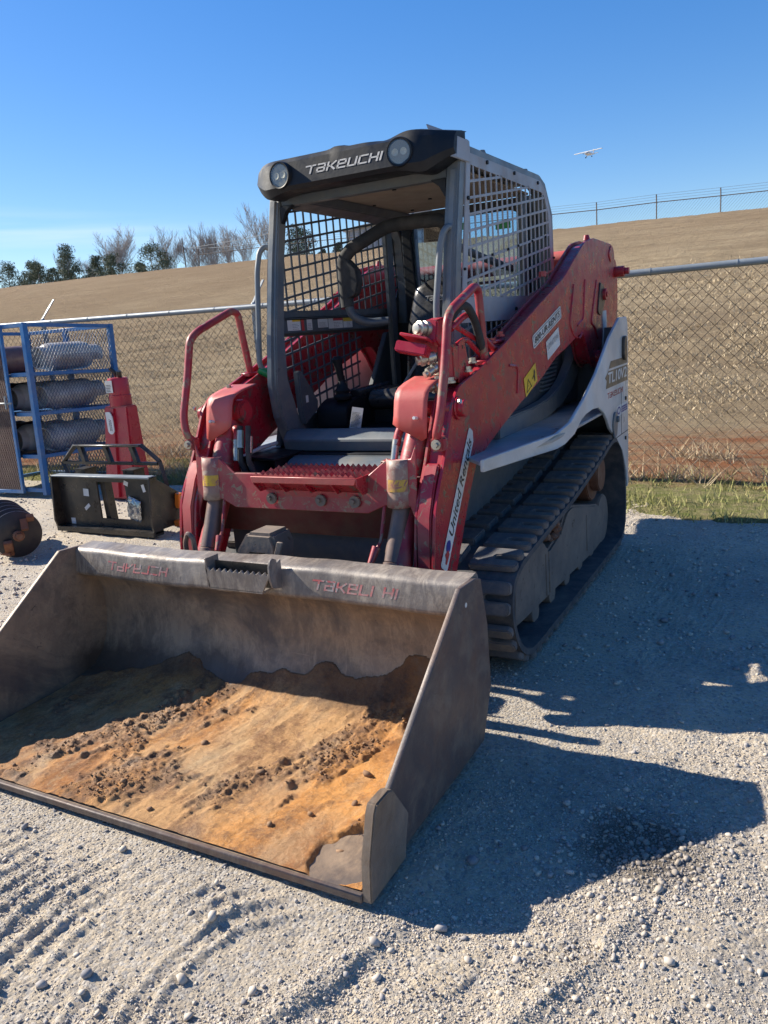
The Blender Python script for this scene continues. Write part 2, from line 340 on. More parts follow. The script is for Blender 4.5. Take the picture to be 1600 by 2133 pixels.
def copy_tree(o, parent=None):
    c = o.copy(); COL.objects.link(c)
    if parent is not None: c.parent = parent
    for ch in list(o.children): copy_tree(ch, c)
    return c
# fast numpy mesh
def npmesh(name, V, F, mat, smooth=False):
    me = bpy.data.meshes.new(name); nv, nf, k = len(V), len(F), F.shape[1]
    me.vertices.add(nv); me.vertices.foreach_set('co', V.astype(np.float32).ravel())
    me.loops.add(nf*k); me.loops.foreach_set('vertex_index', F.astype(np.int32).ravel())
    me.polygons.add(nf); me.polygons.foreach_set('loop_start', np.arange(0, nf*k, k, dtype=np.int32))
    me.polygons.foreach_set('loop_total', np.full(nf, k, dtype=np.int32))
    me.update(calc_edges=True); me.validate()
    if smooth: me.shade_smooth()
    me.materials.append(M[mat] if isinstance(mat, str) else mat)
    o = bpy.data.objects.new(name, me); COL.objects.link(o); return o
# smooth value noise in numpy
_tab = rng.random((257, 257))
def vn(x, y, s, ox=0.0, oy=0.0):
    x = x*s+ox; y = y*s+oy; xi = np.floor(x).astype(int); yi = np.floor(y).astype(int); fx = x-xi; fy = y-yi
    fx = fx*fx*(3-2*fx); fy = fy*fy*(3-2*fy); xi &= 255; yi &= 255
    return (_tab[xi, yi]*(1-fx)*(1-fy)+_tab[xi+1, yi]*fx*(1-fy)+_tab[xi, yi+1]*(1-fx)*fy+_tab[xi+1, yi+1]*fx*fy)-0.5
def fbm(x, y, s, o=4, g=0.5, off=0.0):
    r = 0; a = 1.0
    for k in range(o): r = r+a*vn(x, y, s, off+17.3*k, off*1.7+9.1*k); s *= 2.03; a *= g
    return r
def sstep(a, b, x): t = np.clip((x-a)/(b-a), 0, 1); return t*t*(3-2*t)

# ------------------------------------------------------------------ ground
def wobble(x, y): return 0.16*fbm(x, y, 1.6, 4, 0.6, 5.0)
def yard_h(x, y):
    h = 0.030*fbm(x, y, 1.1, 3, 0.5, 3.0)+0.014*fbm(x, y, 6, 3, 0.55, 11)
    rough_ = 0.35+1.1*sstep(-0.12, 0.22, fbm(x, y, 2.2, 3, 0.6, 63))
    h = h+rough_*(0.0075*np.abs(fbm(x, y, 34, 3, 0.6, 21))+0.006*np.maximum(0, vn(x, y, 75, 3.3, 8.8))+0.0045*np.abs(vn(x, y, 120, 1.3, 4.8)))+0.0016*vn(x, y, 140, 7, 3)
    # curved ribbed tyre print in front of the bucket
    r = np.hypot(x-0.95, y+0.36)+0.018*fbm(x, y, 5, 3, 0.6, 31); a = np.arctan2(y+0.36, x-0.95)
    mask = sstep(0.30, 0.38, r)*sstep(1.45, 1.15, r)*sstep(1.45, 1.75, np.abs(a))*sstep(0.1, -0.02, y)*sstep(-0.22, 0.02, fbm(x, y, 2.6, 3, 0.5, 44)+0.16)
    h = h+mask*0.0115*np.maximum(-0.3, np.sin(r*2*math.pi/0.066+1.2*vn(x, y, 4, 1, 7)))
    h = h+mask*0.012*np.abs(fbm(x, y, 28, 3, 0.65, 37))
    # heaped seams of loose stones
    for (x0, y0, x1, y1, wd, hh) in ((0.86, -0.44, 1.0, -0.02, 0.03, 0.02), (1.30, -0.3, 1.52, 0.22, 0.04, 0.022), (0.55, -0.6, 1.2, -0.28, 0.05, 0.012), (1.3, -0.34, 1.85, -0.1, 0.06, 0.016)):
        dx, dy = x1-x0, y1-y0; t = np.clip(((x-x0)*dx+(y-y0)*dy)/(dx*dx+dy*dy), 0, 1)
        d = np.hypot(x-x0-t*dx, y-y0-t*dy)+0.03*vn(x, y, 16, 2, 6); h = h+hh*np.exp(-(d/wd)**2)
    # boot prints with a waffle sole
    for (cx_, cy_, an) in ((1.39, 0.01, 0.9), (1.17, -0.11, 1.1)):
        u = (x-cx_)*math.cos(an)+(y-cy_)*math.sin(an); v = -(x-cx_)*math.sin(an)+(y-cy_)*math.cos(an)
        k = sstep(1.0, 0.85, np.sqrt((u/0.13)**2+(v/0.05)**2))
        h = h*(1-0.8*k)+k*(-0.004+0.0022*np.sign(np.sin(u*2*math.pi/0.014))*np.sign(np.sin(v*2*math.pi/0.014)))
    flat = np.exp(-(np.maximum(0, np.hypot((x)/1.25, (y-1.9)/2.3)-0.85)/0.12)**2)
    near_b = sstep(0.02, 0.12, np.maximum(np.abs(x)-0.93, np.maximum(-y-0.02, y-0.9)))
    h = h*(1-0.75*flat)
    return (h-0.006)*(0.25+0.75*near_b)-0.004*(1-near_b)
def axis_pts(segs):
    o = [segs[0][0]]
    for a, b, st in segs:
        n = max(1, int(round((b-a)/st))); o += list(a+(b-a)*np.arange(1, n+1)/n)
    return np.array(o)
xs = axis_pts([(-260, -60, 20), (-60, -14, 2.5), (-14, -5, .12), (-5, -2.2, .05), (-2.2, -.75, .025), (-.75, 2.35, .0065), (2.35, 4, .06), (4, 12, .4), (12, 60, 4), (60, 260, 25)])
ys = axis_pts([(-200, -20, 20), (-20, -3, 1), (-3, -.85, .06), (-.85, .95, .0065), (.95, 2.2, .016), (2.2, 4.9, .04)])
X, Y = np.meshgrid(xs, ys, indexing='ij')
Hh = yard_h(X, Y)*sstep(12, 5, np.abs(X))*sstep(-6, -2, Y)
Hh = Hh-0.05*sstep(4.5, 4.85, Y)
def gridfaces(n, k):
    I = np.arange(n-1)[:, None]*k+np.arange(k-1)[None, :]; I = I.ravel()
    return np.stack([I, I+k, I+k+1, I+1], 1)
mt, nt, bs, co = newmat('dusty_crushed_gravel')
geo = N(nt, 'ShaderNodeNewGeometry').outputs['Position']
big = ramp(nt, noise(nt, geo, 1.3, 6, 0.6, 0.3), 0.38, 0.64)
c = mixc(nt, big, (0.43, 0.365, 0.275), (0.60, 0.495, 0.35))
fine = ramp(nt, noise(nt, geo, 75, 6, 0.75), 0.35, 0.68)
c = mixc(nt, mth(nt, 'MULTIPLY', fine, 0.6), c, (0.29, 0.27, 0.25))
c = mixc(nt, mth(nt, 'MULTIPLY', ramp(nt, noise(nt, geo, 240, 3, 0.8), 0.55, 0.7), 0.5), c, (0.20, 0.185, 0.175))
vo = N(nt, 'ShaderNodeTexVoronoi'); vo.inputs['Scale'].default_value = 95; nt.links.new(geo, vo.inputs['Vector'])
cellv = N(nt, 'ShaderNodeSeparateColor'); nt.links.new(vo.outputs['Color'], cellv.inputs[0])
c = mixc(nt, mth(nt, 'MULTIPLY', ramp(nt, cellv.outputs[0], 0.55, 1.0), 0.5), c, (0.50, 0.49, 0.47))
c = mixc(nt, mth(nt, 'MULTIPLY', ramp(nt, cellv.outputs[1], 0.7, 1.0), 0.6), c, (0.18, 0.185, 0.20))
sx = N(nt, 'ShaderNodeSeparateXYZ'); nt.links.new(geo, sx.inputs[0])
dd = N(nt, 'ShaderNodeVectorMath', operation='DISTANCE'); nt.links.new(geo, dd.inputs[0]); dd.inputs[1].default_value = (1.49, 0.49, 0)
wet = ramp(nt, mth(nt, 'ADD', dd.outputs['Value'], mth(nt, 'MULTIPLY', noise(nt, geo, 9, 6, 0.7), 0.22)), 0.32, 0.20)
c = mixc(nt, mth(nt, 'MULTIPLY', wet, 0.8), c, (0.085, 0.07, 0.055))
nt.links.new(c, bs.inputs['Base Color']); bs.inputs['Roughness'].default_value = 0.95; bs.inputs['Specular IOR Level'].default_value = 0.15
hh = mth(nt, 'ADD', mth(nt, 'MULTIPLY', vo.outputs['Distance'], -0.9), noise(nt, geo, 140, 5, 0.8))
bump(nt, bs, hh, 0.85, 0.007); M['gravel'] = mt
yard = npmesh('gravel_yard', np.stack([X, Y, Hh], -1).reshape(-1, 3), gridfaces(len(xs), len(ys)), 'gravel', True)
tag(yard, 'pale grey compacted gravel yard in the foreground', kind='structure')

def hill_h(x, y):
    top = 7.4+0.027*np.maximum(-x, 0)-0.012*np.maximum(-x-60, 0)
    t = np.clip((y-7.2)/52.8, 0, 1.0)
    k = 0.25*t*t*(3-2*t)+0.75*t-0.012*np.sin(np.clip(t*3.14, 0, 3.14))
    z = top*k*sstep(6.2, 9.0, y)
    z = z-0.02*np.maximum(0, y-60)*(y > 60)
    h = z+0.10*fbm(x, y, 0.33, 3, 0.5, 7)*sstep(6, 10, y)+0.05*fbm(x, y, 1.7, 3, 0.6, 13)*sstep(4.6, 6, y)+0.012*fbm(x, y, 9, 2, .5, 3)*(y < 14)
    return h
xs2 = axis_pts([(-420, -120, 12), (-120, -24, 1.2), (-24, -10, .25), (-10, 4, .07), (4, 14, .4), (14, 80, 4), (80, 400, 20)])
ys2 = axis_pts([(3.55, 7.5, .06), (7.5, 16, .14), (16, 60, .8), (60, 64, .5), (64, 120, 6), (120, 500, 40)])
X2, Y2 = np.meshgrid(xs2, ys2, indexing='ij')
H2 = hill_h(X2, Y2)+0.02
edge = 4.22-0.10*np.clip(X2, -6, 2)*0-0.17*np.clip(X2-0.2, -0.8, 1.5)
edge = np.where(X2 < -1, 4.75, edge)+wobble(X2, Y2*0)*1.2
H2 = H2-0.09*sstep(0.10, -0.06, Y2-edge)
mt, nt, bs, co = newmat('dormant_grass_hillside')
geo = N(nt, 'ShaderNodeNewGeometry').outputs['Position']; sx = N(nt, 'ShaderNodeSeparateXYZ'); nt.links.new(geo, sx.inputs[0])
mp = N(nt, 'ShaderNodeMapping'); mp.inputs['Scale'].default_value = (0.55, 1.5, 1.5); nt.links.new(geo, mp.inputs[0])
a = ramp(nt, noise(nt, mp.outputs[0], 1.2, 7, 0.66, 0.3), 0.36, 0.66)
straw = mixc(nt, a, (0.56, 0.44, 0.285), (0.40, 0.30, 0.185))
b = ramp(nt, noise(nt, geo, 5, 9, 0.8, 0.2), 0.38, 0.66)
straw = mixc(nt, mth(nt, 'MULTIPLY', b, 0.75), straw, (0.56, 0.45, 0.30))
d = ramp(nt, noise(nt, mp.outputs[0], 7, 9, 0.82, 0.5), 0.52, 0.66)
straw = mixc(nt, mth(nt, 'MULTIPLY', d, 0.65), straw, (0.16, 0.12, 0.075))
far = ramp(nt, noise(nt, geo, 0.10, 4, 0.5), 0.4, 0.6)
straw = mixc(nt, mth(nt, 'MULTIPLY', far, 0.4), straw, (0.28, 0.20, 0.12))
pt = ramp(nt, noise(nt, mp.outputs[0], 0.45, 8, 0.72, 0.6), 0.44, 0.60)
straw = mixc(nt, mth(nt, 'MULTIPLY', pt, 0.45), straw, (0.27, 0.20, 0.13))
leftb = ramp(nt, sx.outputs[0], -3, -30, 0, 0.4)
straw = mixc(nt, leftb, straw, (0.27, 0.19, 0.12))
fara = ramp(nt, sx.outputs[1], 30, 60, 0, 0.45)
straw = mixc(nt, fara, straw, (0.29, 0.20, 0.125))
soil = mixc(nt, ramp(nt, noise(nt, mp.outputs[0], 2.2, 6, 0.7), 0.4, 0.62), (0.36, 0.15, 0.075), (0.42, 0.27, 0.16))
ny = mth(nt, 'ADD', sx.outputs[1], mth(nt, 'MULTIPLY', noise(nt, mp.outputs[0], 1.1, 7, 0.72, 0.4), 3.2))
fs_ = ramp(nt, ny, 10.0, 8.6)
c = mixc(nt, mth(nt, 'MULTIPLY', fs_, ramp(nt, noise(nt, mp.outputs[0], 2.6, 8, 0.75), 0.34, 0.52)), straw, soil)
gr = mixc(nt, ramp(nt, noise(nt, geo, 9, 7, 0.8), 0.38, 0.62), (0.24, 0.27, 0.085), (0.42, 0.35, 0.20))
gmask = ramp(nt, mth(nt, 'ADD', sx.outputs[1], mth(nt, 'MULTIPLY', noise(nt, geo, 2.2, 7, 0.7, 0.3), 1.2)), 5.95, 5.6)
c = mixc(nt, gmask, c, gr)
nt.links.new(c, bs.inputs['Base Color']); bs.inputs['Roughness'].default_value = 1.0; bs.inputs['Specular IOR Level'].default_value = 0.05
bump(nt, bs, mth(nt, 'ADD', noise(nt, geo, 9, 9, 0.85, 0.3), mth(nt, 'MULTIPLY', noise(nt, mp.outputs[0], 1.6, 7, 0.75), 3.0)), 1.0, 0.2); M['hill'] = mt
hill = npmesh('hillside', np.stack([X2, Y2, H2], -1).reshape(-1, 3), gridfaces(len(xs2), len(ys2)), 'hill', True)
tag(hill, 'brown dormant grass hillside rising behind the chain link fence', kind='structure')

# grass blades
def blades(name, px, py, hgt, wid, mats, z0fn, lean=0.5):
    n = len(px); z = z0fn(px, py); a = rng.random(n)*2*math.pi; L = rng.random(n)*lean*hgt; b = rng.random(n)*2*math.pi
    dx, dy = np.cos(a)*wid, np.sin(a)*wid
    p0 = np.stack([px-dx, py-dy, z-0.005], 1); p1 = np.stack([px+dx, py+dy, z-0.005], 1)
    tip = np.stack([px+np.cos(b)*L, py+np.sin(b)*L, z+hgt], 1)
    V = np.stack([p0, p1, tip], 1).reshape(-1, 3); F = np.arange(3*n).reshape(-1, 3)
    return npmesh(name, V, F, mats)
def leafmat(name, a, b, c3):
    mt, nt, bs, co = newmat(name); geo = N(nt, 'ShaderNodeNewGeometry')
    c = mixc(nt, geo.outputs['Random Per Island'], a, b)
    c = mixc(nt, ramp(nt, noise(nt, geo.outputs['Position'], 2.5, 5, 0.7), 0.4, 0.65), c, c3)
    nt.links.new(c, bs.inputs['Base Color']); bs.inputs['Roughness'].default_value = 0.9; bs.inputs['Specular IOR Level'].default_value = 0.1
    return mt
M['straw'] = leafmat('dry_straw_blades', (0.60, 0.49, 0.33), (0.38, 0.29, 0.18), (0.50, 0.40, 0.26))
M['greenb'] = leafmat('green_grass_blades', (0.22, 0.27, 0.08), (0.48, 0.41, 0.22), (0.32, 0.31, 0.12))
def scatter(n, x0, x1, y0, y1, fn, pw=1.0):
    x = x0+(x1-x0)*rng.random(n); y = y0+(y1-y0)*rng.random(n)**pw
    k = rng.random(n) < fn(x, y); return x[k], y[k]
hz = lambda x, y: hill_h(x, y)+0.02
x, y = scatter(330000, -28, 9, 7.4, 30, lambda x, y: np.clip(0.35+1.6*fbm(x*0.8, y*1.6, 1.5, 3, .6, 2), 0.05, 1)*sstep(7.2, 10.5, y+2.5*fbm(x, y, .9, 3, .6, 6))*sstep(30, 17, y)*(x > -1.7*y-3)*(x < 0.75*y+1), 1.5)
g1 = blades('dry_grass', x, y, (0.014+0.032*rng.random(len(x)))*(0.75+y/26), 0.0036+0.0005*y, 'straw', hz, 1.5)
tag(g1, 'dry straw coloured grass tufts on the slope behind the fence', 'grass', kind='stuff')
x, y = scatter(60000, -7, 4, 3.9, 5.9, lambda x, y: np.clip(0.4+1.8*fbm(x, y, 2.2, 3, .6, 9), 0.05, 1)*sstep(-.22, .30, y-np.where(x < -1, 4.85, 4.25-0.17*np.clip(x-0.2, -.8, 1.5))-wobble(x, y*0)))
g2 = blades('green_grass', x, y, 0.02+0.05*rng.random(len(x)), 0.004+0*x, 'greenb', hz, 1.2)
tag(g2, 'short green grass along the foot of the chain link fence', 'grass', kind='stuff')
x, y = scatter(20000, -7, 4, 4.9, 6.6, lambda x, y: np.clip(0.2+2.2*fbm(x, y, 2.0, 3, .6, 29), 0.0, 1))
g3 = blades('dead_weeds', x, y, 0.05+0.16*rng.random(len(x)), 0.004+0*x, 'straw', hz, 1.6)
tag(g3, 'pale dead weeds lying along the bottom of the fence', 'grass', kind='stuff')

# loose stones
ico_v = []; ph = (1+5**.5)/2
for a in (-1, 1):
    for b in (-ph, ph): ico_v += [(0, a, b), (a, b, 0), (b, 0, a)]
ico_v = np.array(ico_v)/np.linalg.norm(ico_v[0])
import itertools
dm = np.linalg.norm(ico_v[:, None]-ico_v[None], axis=-1); el = dm[dm > 0].min()*1.01
ico_f = np.array([t for t in itertools.combinations(range(12), 3) if all(dm[i, j] < el for i, j in itertools.combinations(t, 2))])
for k, t in enumerate(ico_f):
    a, b, c_ = ico_v[t]
    if np.dot(np.cross(b-a, c_-a), a) < 0: ico_f[k] = t[::-1]
oct_v = np.array([(1, 0, 0), (-1, 0, 0), (0, 1, 0), (0, -1, 0), (0, 0, 1), (0, 0, -1)], float)
oct_f = np.array([(0, 2, 4), (2, 1, 4), (1, 3, 4), (3, 0, 4), (2, 0, 5), (1, 2, 5), (3, 1, 5), (0, 3, 5)])
def stones(name, px, py, size, mat, zfn, sink=0.25, chip=False):
    bv, bf = (oct_v, oct_f) if chip else (ico_v, ico_f); nb_ = len(bv)
    n = len(px); V = np.repeat(bv[None], n, 0)*(0.55+0.75*rng.random((n, nb_, 1)))
    if chip: V = V+0.35*(rng.random((n, nb_, 3))-.5)
    V = np.clip(V, -0.62-0.3*rng.random((n, 1, 3)), 0.62+0.3*rng.random((n, 1, 3)))
    V = V*np.stack([0.8+0.6*rng.random(n), 0.7+0.5*rng.random(n), 0.5+0.4*rng.random(n)], 1)[:, None, :]
    a = rng.random(n)*6.283; t = (rng.random(n)-.5)*1.2
    Rz = np.zeros((n, 3, 3)); Rz[:, 0, 0] = np.cos(a); Rz[:, 0, 1] = -np.sin(a); Rz[:, 1, 0] = np.sin(a); Rz[:, 1, 1] = np.cos(a); Rz[:, 2, 2] = 1
    Rx = np.zeros((n, 3, 3)); Rx[:, 0, 0] = 1; Rx[:, 1, 1] = np.cos(t); Rx[:, 1, 2] = -np.sin(t); Rx[:, 2, 1] = np.sin(t); Rx[:, 2, 2] = np.cos(t)
    V = np.einsum('nij,nkj->nki', Rz@Rx, V)*size[:, None, None]
    V[:, :, 0] += px[:, None]; V[:, :, 1] += py[:, None]; V[:, :, 2] += (zfn(px, py)+size*(0.5-sink))[:, None]
    F = (bf[None]+nb_*np.arange(n)[:, None, None]).reshape(-1, 3)
    return npmesh(name, V.reshape(-1, 3), F, mat)
mt, nt, bs, co = newmat('crushed_stone'); geo = N(nt, 'ShaderNodeNewGeometry')
rp = N(nt, 'ShaderNodeValToRGB'); cr = rp.color_ramp; cr.elements[0].color = (0.17, 0.17, 0.185, 1); cr.elements[1].color = (0.53, 0.47, 0.40, 1)
e = cr.elements.new(0.3); e.color = (0.34, 0.32, 0.31, 1); e = cr.elements.new(0.65); e.color = (0.54, 0.465, 0.37, 1)
nt.links.new(geo.outputs['Random Per Island'], rp.inputs[0])
dust = ramp(nt, noise(nt, geo.outputs['Position'], 60, 4), 0.4, 0.65)
c = mixc(nt, mth(nt, 'MULTIPLY', dust, 0.35), rp.outputs[0], (0.42, 0.365, 0.29))
dd = N(nt, 'ShaderNodeVectorMath', operation='DISTANCE'); nt.links.new(geo.outputs['Position'], dd.inputs[0]); dd.inputs[1].default_value = (1.49, 0.49, 0)
wet = ramp(nt, mth(nt, 'ADD', dd.outputs['Value'], mth(nt, 'MULTIPLY', noise(nt, geo.outputs['Position'], 9, 6, 0.7), 0.22)), 0.32, 0.20)
c = mixc(nt, mth(nt, 'MULTIPLY', wet, 0.55), c, (0.10, 0.085, 0.075))
nt.links.new(c, bs.inputs['Base Color']); bs.inputs['Roughness'].default_value = 0.85; bs.inputs['Specular IOR Level'].default_value = 0.25; M['stone'] = mt
def free(x, y): return ((np.abs(x) > 0.93) | (y < -0.01) | (y > 0.9))
def dens(x, y):
    d = 0.15+0.8*np.clip(fbm(x, y, 2.6, 4, .6, 51)+0.06, 0, 1)+0.5*sstep(1.0, 1.5, x)*sstep(.3, -.1, y)
    for (x0, y0, x1, y1, wd) in ((0.86, -0.44, 1.0, -0.02, 0.06), (1.30, -0.3, 1.52, 0.22, 0.07), (0.55, -0.6, 1.2, -0.28, 0.10), (1.3, -0.34, 1.85, -0.1, 0.12), (0.95, 0.0, 1.4, 0.12, 0.07), (1.3, 0.25, 1.75, 0.42, .1)):
        dx, dy = x1-x0, y1-y0; t = np.clip(((x-x0)*dx+(y-y0)*dy)/(dx*dx+dy*dy), 0, 1); d = d+1.0*np.exp(-(np.hypot(x-x0-t*dx, y-y0-t*dy)/wd)**2)
    d = d+0.9*np.exp(-(np.hypot(x-1.49, y-.49)/.16)**2)
    return np.clip(d, 0, 1)*free(x, y)
x, y = scatter(330000, -1.0, 2.1, -.8, 1.3, lambda x, y: dens(x, y)*(.4+.6*sstep(1.5, .6, y)))
oc = stones('fine_gravel', x, y, 0.0013+0.0024*rng.random(len(x))**2, 'stone', yard_h, chip=True)
tag(oc, 'fine angular gravel chips covering the foreground', 'gravel', kind='stuff')
x, y = scatter(52000, -1.0, 2.1, -.8, 1.5, dens)
s = 0.0028+0.0022*rng.random(len(x))**2+0.0070*rng.random(len(x))**16
xq = 1.49+.13*rng.normal(size=420); yq = .47+.11*rng.normal(size=420)
x = np.r_[x, xq]; y = np.r_[y, yq]; s = np.r_[s, .004+.008*rng.random(420)**2]
o1 = stones('loose_gravel', x, y, s, 'stone', yard_h)
tag(o1, 'loose pale grey gravel stones scattered around the bucket', 'gravel', kind='stuff')
x, y = scatter(16000, -6.5, 3.0, 1.4, 4.6, lambda x, y: np.clip(.3+fbm(x, y, 2, 3, .6, 77), .05, 1)*((np.abs(x) > .9) | (y > 3.6)))
x2, y2 = scatter(9000, -6, -1.0, -.8, 2.2, lambda x, y: np.clip(.4+fbm(x, y, 2, 3, .6, 78), .05, 1)*free(x, y))
x, y = np.r_[x, x2], np.r_[y, y2]
o2 = stones('scattered_gravel', x, y, 0.004+0.010*rng.random(len(x))**3+0.012*rng.random(len(x))**12, 'stone', yard_h)
tag(o2, 'coarser gravel stones scattered beside and behind the loader', 'gravel', kind='stuff')
bx = np.array([.62, .79, 1.03, .33, .44, .57, .41, .49, .70, .98, 1.10, 1.29, 1.34, 1.20, 1.45, 1.56, 1.08, 1.52, .25, 1.40, 1.62, 1.25, .9, .13, -.25])
by = np.array([-.37, -.33, -.18, -.52, -.50, -.20, -.46, .0-.09, -.44, -.1, .02, .30, .33, -.05, .18, .33, .28, -.04, -.33, .42, .10, .62, -.55, -.08, -.12])
o3 = stones('larger_stones', bx, by, 0.010+0.008*rng.random(len(bx)), 'stone', yard_h, 0.15)
tag(o3, 'larger pale stones lying loose on the foreground gravel', 'stones', kind='stuff')

# ------------------------------------------------------------------ lettering helpers
_dg = None
def font_mesh(body, shear=0.0, bold=0.0):
    cu = bpy.data.curves.new('lettering', 'FONT'); cu.body = body; cu.size = 1; cu.shear = shear; cu.offset = bold
    cu.resolution_u = 3
    t = bpy.data.objects.new('lettering', cu); COL.objects.link(t)
    dg = bpy.context.evaluated_depsgraph_get(); me = bpy.data.meshes.new_from_object(t.evaluated_get(dg))
    V = [v.co.copy() for v in me.vertices]; F = [tuple(p.vertices) for p in me.polygons]
    bpy.data.objects.remove(t); bpy.data.meshes.remove(me)
    x0 = min(v.x for v in V); x1 = max(v.x for v in V); y0 = min(v.y for v in V); y1 = max(v.y for v in V)
    return [((v.x-x0)/(x1-x0), (v.y-y0)/(y1-y0)) for v in V], F
GL = {'T': ([[(-.25, 1), (1, 1)], [(.5, 1), (.5, 0)]], 1.0), 'a': ([[(.05, 1), (1, 1), (1, 0), (0, 0), (0, .5), (1, .5)]], 1.0), 'K': ([[(0, 1), (0, 0)], [(0, .5), (.4, .5)], [(1, 1), (.4, .5), (1, 0)]], 1.0),
      'e': ([[(1, 0), (0, 0), (0, 1), (1, 1), (1, .5), (0, .5)]], 1.0), 'U': ([[(0, 1), (0, 0), (1, 0), (1, 1)]], 1.0), 'C': ([[(1, 1), (0, 1), (0, 0), (1, 0)]], 1.0), 'H': ([[(0, 1), (0, 0)], [(1, 1), (1, 0)], [(0, .5), (1, .5)]], 1.0), 'I': ([[(0, 1), (0, 0)]], 0.0)}
def logo_mesh(word='TaKeUCHI', th=0.17, shear=0.22, skip=()):
    V, F = [], []; x = 0.0; adv = 0.78
    for i, ch in enumerate(word):
        st, wd = GL[ch]
        for pl in st:
            for k, (a, b) in enumerate(zip(pl[:-1], pl[1:])):
                if (i, k) in skip: continue
                A = Vector((a[0]*adv*0.86, a[1]*(1-th)+th/2)); B = Vector((b[0]*adv*0.86, b[1]*(1-th)+th/2))
                d = (B-A).normalized(); n = Vector((-d.y, d.x))*th/2; A = A-d*th/2; B = B+d*th/2; o = len(V)
                for p in (A-n, B-n, B+n, A+n): V.append((x+p.x+shear*p.y, p.y))
                F.append((o, o+1, o+2, o+3))
        x += (adv*0.86+th+0.13) if wd else th+0.12
    x0 = min(v[0] for v in V); x1 = max(v[0] for v in V)
    return [((v[0]-x0)/(x1-x0), v[1]) for v in V], F
def on_plane(name, vf, O, U, V, mat, parent, lift=0.0022, label=None, surf=None):
    """flat print: unit-square mesh placed on the plane O + u*U + v*V, lifted along the normal"""
    vs, fs = vf; O, U, V = Vector(O), Vector(U), Vector(V); n = U.cross(V).normalized()
    mb = MB(); mb.add([O+U*u+V*v+n*lift for u, v in vs], fs)
    if surf: mb.warp(surf)
    return obj(name, mb, mat, parent, smooth=0, label=label, fixn=False)
def quadvf(rad=0.0, asp=1.0):
    P = [(0, 0), (1, 0), (1, 1), (0, 1)]
    if rad: P = round2([(x*asp, y) for x, y in P], rad, 3); P = [(x/asp, y) for x, y in P]
    return P, [tuple(range(len(P)))]
def lines_vf(rows, x0=0.08, x1=0.92, y0=0.1, y1=0.85, jit=True, fill=0.4):
    V, F = [], []; h = (y1-y0)/rows
    for r in range(rows):
        x = x0; e = x1-(0.25*random.random() if jit else 0)
        y = y1-(r+1)*h
        while x < e-0.02:
            wdt = min(e-x, 0.05+0.12*random.random()); o = len(V)
            V += [(x, y), (x+wdt, y), (x+wdt, y+h*fill), (x, y+h*fill)]; F.append((o, o+1, o+2, o+3)); x += wdt+0.025
    return V, F

# ------------------------------------------------------------------ compact track loader
LD = root('compact_track_loader', 'large red and white compact track loader parked on the gravel with its muddy bucket down', 'track loader', (0, 2.3, 0))

# ---- bucket
BS = [(0.10, .034), (0.085, .20), (.681, .620), (.80, .614), (.850, .60), (.890, .43), (.898, .20), (.81, .034)]
inner = round2([(0.0, .034), (.60, .046), (.80, .085), (.872, .25), (.868, .42), (.80, .502)], 0.16, 8, closed=False)
outer_ = [(p[0]+(.012 if p[0] > .6 else 0), p[1]-.012*(1 if p[1] < .2 else 0)) for p in inner]
bk = obj('bucket', MB().strip(inner, outer_, 'x', -.897, .897), 'b_in', LD, smooth=50)
obj('side_plate', MB().prism(BS, 'x', .897, .915), 'b_out', bk, bev=.002)
obj('side_plate', MB().prism(BS, 'x', -.915, -.897), 'b_in', bk, bev=.002)
CW = [(-.005, .010), (.006, .12), (.045, .235), (.060, .257), (.125, .257), (.150, .245), (.226, .13), (.200, .055), (.19, .010)]
for sx_ in (1, -1):
    obj('corner_plate', MB().prism(CW, 'x', sx_*.894, sx_*.923), 'b_edge' if sx_ > 0 else 'b_out', bk, bev=.004, label='bare worn steel corner plate')
RL = round2([(.800, .500), (.760, .490), (.742, .506), (.757, .600), (.772, .612), (.86, .618), (.875, .60), (.85, .50)], .012, 3)
def rail_warp(x, y, z): return (x, y+0.004*math.sin(x*5.1+1)+0.002*math.sin(x*17), z+0.004*math.sin(x*4.2)+0.0015*math.sin(x*23))
mb = MB()
nX = 60; A = [[(-.897+1.794*i/(nX-1), p[0], p[1]) for p in RL] for i in range(nX)]
for i in range(nX): mb.v += [rail_warp(*p) for p in A[i]]
k = len(RL)
for i in range(nX-1):
    for j in range(k): mb.f.append((i*k+j, i*k+(j+1) % k, (i+1)*k+(j+1) % k, (i+1)*k+j))
mb.f += [tuple(range(k)), tuple(range((nX-1)*k, nX*k))]
rail = obj('top_rail', mb, 'b_rail', bk, smooth=45)
obj('cutting_edge', MB().b2(-.897, .897, -.012, .16, .010, .0335), 'b_out', bk, bev=.003)
# faded red name on the rail
on_plane('lettering', logo_mesh(skip={(4, 2), (5, 0), (5, 2), (7, 9)}), (.315, .7466, .535), (.348, 0, -.0), (0, .0058, .037), 'dec_red_worn', bk, .0006, surf=rail_warp)
on_plane('lettering', logo_mesh(skip={(0, 1), (1, 0), (2, 1), (4, 0), (5, 1), (6, 2), (3, 2), (7, 0)}), (-.70, .7466, .535), (.335, 0, 0), (0, .0058, .037), 'dec_red_worn', bk, .0006, surf=rail_warp, label='almost worn away red lettering')
